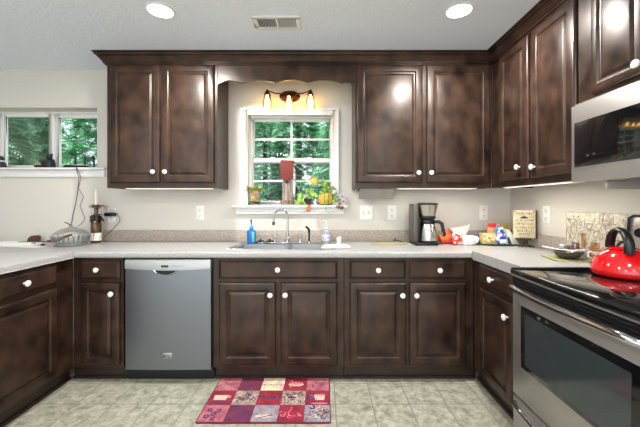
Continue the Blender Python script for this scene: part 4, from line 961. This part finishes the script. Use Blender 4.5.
for k in range(22):
    an = rd.uniform(0, 2*PI); b.leaf((.012*math.cos(an)+.012, .012*math.sin(an), .048), (math.cos(an)*.5, math.sin(an)*.5, 1), (-math.cos(an), -math.sin(an), .3), rd.uniform(.03, .07), .014, 0, .2)
b.build('sprigs', mat('sprig_dark', (52, 78, 50), .6), t)
t = thing('wifi_router', 'black wireless router with three antennas on the window ledge', 'router', (lx(74.5), yl+.02, zl))
B().prism([(-.085, .0), (.15, .0), (.155, .012), (.12, .026), (-.07, .032), (-.09, .015)], -.045, .045, 'y').build('case', BLACK, t, bevel=.004)
B().box(-.01, .10, -.046, .02, .0275, .034).build('top_plate', mat('router_light', (190, 192, 194), .4), t, bevel=.002)
for ax_ in (-.045, .045, .128): B().box(ax_-.008, ax_+.008, .046, .054, .0, .125).build('antenna', BLACK, t, bevel=.003)
for pts, m_, lb in (([(80.5, 166, .0), (79, 178, -.055), (78, 190, -.04), (75.5, 205, -.03), (73, 215, -.03), (71.5, 225, -.05)], INK, 'dark cord hanging from the router straight down the wall'),
                    ([(81.5, 167, .0), (81, 178, -.055), (78.5, 188, -.03), (83.5, 197, -.03), (80, 206, -.03), (85, 219, -.03), (81, 224, -.05), (75, 228, -.06)], mat('cord_pale', (128, 122, 116), .5), 'grey kinked cord zigzagging down the wall from the router')):
    P3 = [at(px, py, y) for px, py, y in pts]
    P3[0] = Vector((P3[0].x, .02, VZ0+.004)); P3.insert(1, Vector((P3[0].x, -.054, VZ0+.003)))
    P3.append(Vector((P3[-1].x-.02, -.10, zc+.175 if m_ is INK else zc+.15)))
    # smooth the run a little
    Q = []
    for k in range(len(P3)-1):
        for u in (0, .5): Q.append(P3[k].lerp(P3[k+1], u))
    Q.append(P3[-1])
    o = B().tube(Q, .0035, 6).build('router_cord', m_); tag(o, lb, 'cord', 'router cords')

# ------------------------------------------------------------------ kitchen mat
rx0, rx1, ry0, ry1 = -.728, .046, 1.845-CAM_D, 2.318-CAM_D
t = thing('kitchen_mat', 'red and purple patchwork kitchen mat on the floor before the sink', 'mat', (0, 0, .0006))
def rrect(x0, x1, y0, y1, r, n=5):
    out = []
    for cx, cy, a0 in ((x1-r, y1-r, 0), (x0+r, y1-r, PI/2), (x0+r, y0+r, PI), (x1-r, y0+r, 3*PI/2)):
        for k in range(n+1): a = a0+PI/2*k/n; out.append((cx+r*math.cos(a), cy+r*math.sin(a)))
    return out
mats = [mat('mat_border', (104, 26, 50), .75), mat('mat_pink', (184, 122, 126), .8, rgb2=(156, 78, 92), scale=(16, 16, 16)), mat('mat_plum', (116, 48, 74), .8, rgb2=(86, 38, 70), scale=(18, 18, 18)),
        mat('mat_cream', (226, 208, 168), .8, rgb2=(196, 160, 172), scale=(14, 14, 14), lo=.5, hi=.6), mat('mat_red', (158, 40, 58), .8, rgb2=(122, 26, 46), scale=(16, 16, 16)), mat('mat_tan_patch', (176, 152, 138), .8, rgb2=(140, 116, 114), scale=(30, 30, 30)),
        mat('mat_grey', (160, 152, 156), .8, rgb2=(130, 120, 134), scale=(20, 20, 20)), mat('mat_ink', (66, 40, 62), .8), mat('mat_light', (206, 184, 166), .8), mat('mat_crimson', (118, 28, 50), .8, rgb2=(150, 44, 68), scale=(18, 18, 18)), mat('mat_rose', (204, 112, 122), .8), mat('mat_purple', (96, 44, 84), .8)]
b = B().prism(rrect(rx0, rx1, ry0, ry1, .012), 0, .008, 'z', 0)
cw, chh = (rx1-rx0-.010)/5, (ry1-ry0-.010)/3
grid = [[1, 2, 3, 4, 1], [9, 5, 4, 5, 9], [1, 2, 6, 4, 6]]
rd = random.Random(99)
def flat(poly, z, m): b.add([(p[0], p[1], z) for p in poly], [tuple(range(len(poly)))], m)
def ell(cx, cy, rx, ry, z, m, n=16): flat([(cx+rx*math.cos(2*PI*k/n), cy+ry*math.sin(2*PI*k/n)) for k in range(n)], z, m)
for r_ in range(3):
    for q_ in range(5):
        a0, a1 = rx0+.005+cw*q_+.001, rx0+.005+cw*(q_+1)-.001; e1 = ry1-.005-chh*r_-.001; e0 = ry1-.005-chh*(r_+1)+.001
        flat([(a0, e0), (a1, e0), (a1, e1), (a0, e1)], .0084, grid[r_][q_]); cx, cy = (a0+a1)/2, (e0+e1)/2
        k_ = (r_, q_); zz = .0088
        def scr(n, m, hx=.06, hy=.05, wd=.0028):
            for _ in range(n):
                x, y = cx+rd.uniform(-hx, hx), cy+rd.uniform(-hy, hy); a = rd.uniform(0, 6); pts = []
                for j in range(6): pts.append((min(max(x, a0+.004), a1-.004), min(max(y, e0+.004), e1-.004), zz)); a += rd.uniform(-.2, 1.1); x += .009*math.cos(a); y += .009*math.sin(a)
                b.tube(pts, wd, 4, m, flat=.15)
        if k_ in ((0, 0), (0, 4)): scr(7, 7, .05, .012, .002); scr(5, 10, .055, .05, .004)
        elif k_ in ((0, 1), (2, 1)): scr(12, 11 if r_ else 9, .06, .055, .004)
        elif k_ == (0, 2):
            tm = text_mesh('ROASTED', .033); tm.xf(Matrix.Translation((cx, cy-.01, zz)) @ Matrix.Rotation(-PI/2, 4, 'X')); tm.v = [(x, y, zz) for x, y, z in tm.v]
            b.merge(tm, 7)
            for sx in (-.055, .055): flat([(cx+sx-.008, e0+.01), (cx+sx+.008, e0+.01), (cx+sx+.008, e1-.004), (cx+sx-.008, e1-.004)], .0086, 8)
        elif k_ == (0, 3): ell(cx+.004, cy-.005, .052, .022, zz, 8); ell(cx+.004, cy+.008, .05, .016, zz+.0003, 10); scr(4, 8, .05, .05, .002)
        elif k_ == (1, 0): flat([(a0+.028, cy-.026), (a0+.104, cy-.026), (a0+.116, cy+.026), (a0+.022, cy+.026)], zz, 8); flat([(a0+.11, cy-.006), (a0+.132, cy-.006), (a0+.132, cy+.022), (a0+.114, cy+.022)], zz, 10); ell(cx, e0+.022, .062, .01, zz, 11); flat([(a0, e1-.034), (a1, e1-.034), (a1, e1), (a0, e1)], zz-.0002, 4)
        elif k_ == (1, 1): scr(30, 7, .05, .04, .0026); scr(10, 8)
        elif k_ == (1, 2): scr(8, 9, .06, .04, .006); flat([(a0, cy-.02), (a1, cy-.02), (a1, cy+.02), (a0, cy+.02)], zz-.0003, 2)
        elif k_ == (1, 3): scr(34, 7, .06, .055, .0022); scr(8, 8, .06, .055, .003); ell(cx, cy, .02, .006, zz+.0006, 7)
        elif k_ == (1, 4): flat([(a0, cy-.016), (a0+.06, cy-.016), (a0+.06, cy+.018), (a0, cy+.018)], zz-.0003, 11); flat([(cx-.022, cy+.03), (cx+.05, cy+.03), (cx+.042, cy-.026), (cx-.012, cy-.026)], zz, 8); ell(cx+.014, cy+.03, .036, .010, zz+.0003, 10); ell(cx+.012, e0+.016, .055, .009, zz, 10); scr(4, 6, .02, .02, .002)
        elif k_ == (2, 0):
            for (fx, fy) in ((-.03, .03), (.0, -.01), (-.035, -.03), (.02, .02), (.01, -.05)):
                for j in range(5): ell(cx+fx+.013*math.cos(j*1.256), cy+fy+.013*math.sin(j*1.256), .009, .008, zz+.0001*j, 11, 8)
            scr(4, 10, .06, .05, .004)
        elif k_ == (2, 2): ell(cx-.01, cy-.028, .05, .016, zz, 8); flat([(cx-.05, cy-.05), (cx+.045, cy-.022), (cx+.05, cy-.012), (cx-.03, cy-.038)], zz+.0004, 7); scr(5, 5, .06, .03, .004)
        elif k_ == (2, 3): scr(9, 10, .06, .03, .003); scr(5, 9, .06, .05, .005)
        elif k_ == (2, 4): scr(26, 7, .06, .05, .0024); scr(8, 8, .06, .05, .003); ell(cx+.035, cy, .018, .03, zz-.0002, 5)
b.build('patchwork', mats, t, ang=30)

# ------------------------------------------------------------------ outside: lawn and evergreens
struct(B().box(-14, 8, .2, 16, -.9, -.7).build('ground', mat('lawn', (84, 110, 66), .9, rgb2=(60, 86, 50), scale=(3, 3, 3))), 'green lawn beyond the windows', 'ground')
FOL = mat('conifer_needles', (80, 146, 98), .5, rgb2=(192, 234, 206), scale=(3.5, 3.5, 3.5), lo=.44, hi=.64, detail=9, spec=.3)
TRK = mat('conifer_bark', (96, 80, 66), .9)
def foliage(seed, h=6.2, rad=.8, n=3400):
    rd = random.Random(seed); b = B(); v = b.v; f = b.f
    for _ in range(n):
        z = rd.uniform(.15, h); rr = rad*max(.08, (1-(z/h)**1.6))
        r = rr*rd.uniform(.45, 1)**.6; a = rd.uniform(0, 2*PI)
        p = Vector((r*math.cos(a), r*math.sin(a), z)); a2 = a+rd.gauss(0, .5)
        d = Vector((math.cos(a2), math.sin(a2), rd.uniform(-.55, .35))).normalized()
        up = Vector((rd.uniform(-.4, .4), rd.uniform(-.4, .4), 1)); s = d.cross(up).normalized(); L = rd.uniform(.28, .5)
        for k in range(7):
            t = k/7; q = p+d*(L*t)-Vector((0, 0, .14*L*t*t))
            for sg in ((-1, 1) if k else (0,)):
                e = (d*.75+s*(sg*.75)-Vector((0, 0, .12))).normalized() if sg else d
                ll = L*(.42*(1-.6*t)) if sg else L; ww = .015+.009*rd.random()
                w_ = e.cross(up).normalized()*ww
                i = len(v); tip = q+e*ll; mid = q+e*(ll*.5)
                v.extend([tuple(q), tuple(mid-w_), tuple(tip), tuple(mid+w_)]); f.append((i, i+1, i+2, i+3)); b.m.append(0)
    return b
protos = []
for sd in (1, 2):
    t = thing('conifer', '', 'tree', (0, 0, -.7))
    me = foliage(sd); m_ = bpy.data.meshes.new('needles'); m_.from_pydata(me.v, [], me.f); m_.materials.append(FOL)
    fo = bpy.data.objects.new('needles', m_); C.objects.link(fo); fo.parent = t
    B().lathe([(.16, 0), (.12, 1.2), (.08, 3.5), (.02, 6)], (0, 0, 0), 12, ripple=.06, nr=5).build('trunk', TRK, t)
    protos.append(t)
spots = [(-2.15, 4.0, 0, 'evergreen seen through the left lights of the sink window'), (.75, 4.0, 1, 'evergreen seen through the right lights of the sink window'), (-.7, 6.4, 0, 'evergreen standing further back, in the middle of the sink window'),
         (-7.15, 4.0, 1, 'evergreen seen through the left pane of the high window'), (-4.6, 4.0, 0, 'evergreen seen through the right pane of the high window'), (-5.6, 6.7, 1, 'evergreen further back, between the two nearer ones of the high window'), (-8.5, 6.4, 0, 'evergreen further back at the far left edge of the high window'),
         (-2.1, 8.9, 1, 'evergreen in the rearmost row, left of the middle of the sink window'), (.75, 8.9, 0, 'evergreen in the rearmost row, right of the middle of the sink window'), (-6.95, 8.9, 0, 'evergreen in the rearmost row behind the high window, nearer its middle bar'), (-10.1, 8.9, 1, 'evergreen in the rearmost row behind the left pane of the high window')]
used = set()
for k, (x, y, pi, lb) in enumerate(spots):
    src = protos[pi]
    if pi in used:
        t = src.copy(); C.objects.link(t)
        for chd in list(src.children): c2 = chd.copy(); C.objects.link(c2); c2.parent = t
    else: t = src; used.add(pi)
    t.location = (x, y, -.7); t.rotation_euler = (0, 0, k*1.3); s_ = 1+.03*((k*7) % 4-1.5); t.scale = (s_, s_, s_)
    t['label'] = lb; t['group'] = 'evergreens outside the windows'
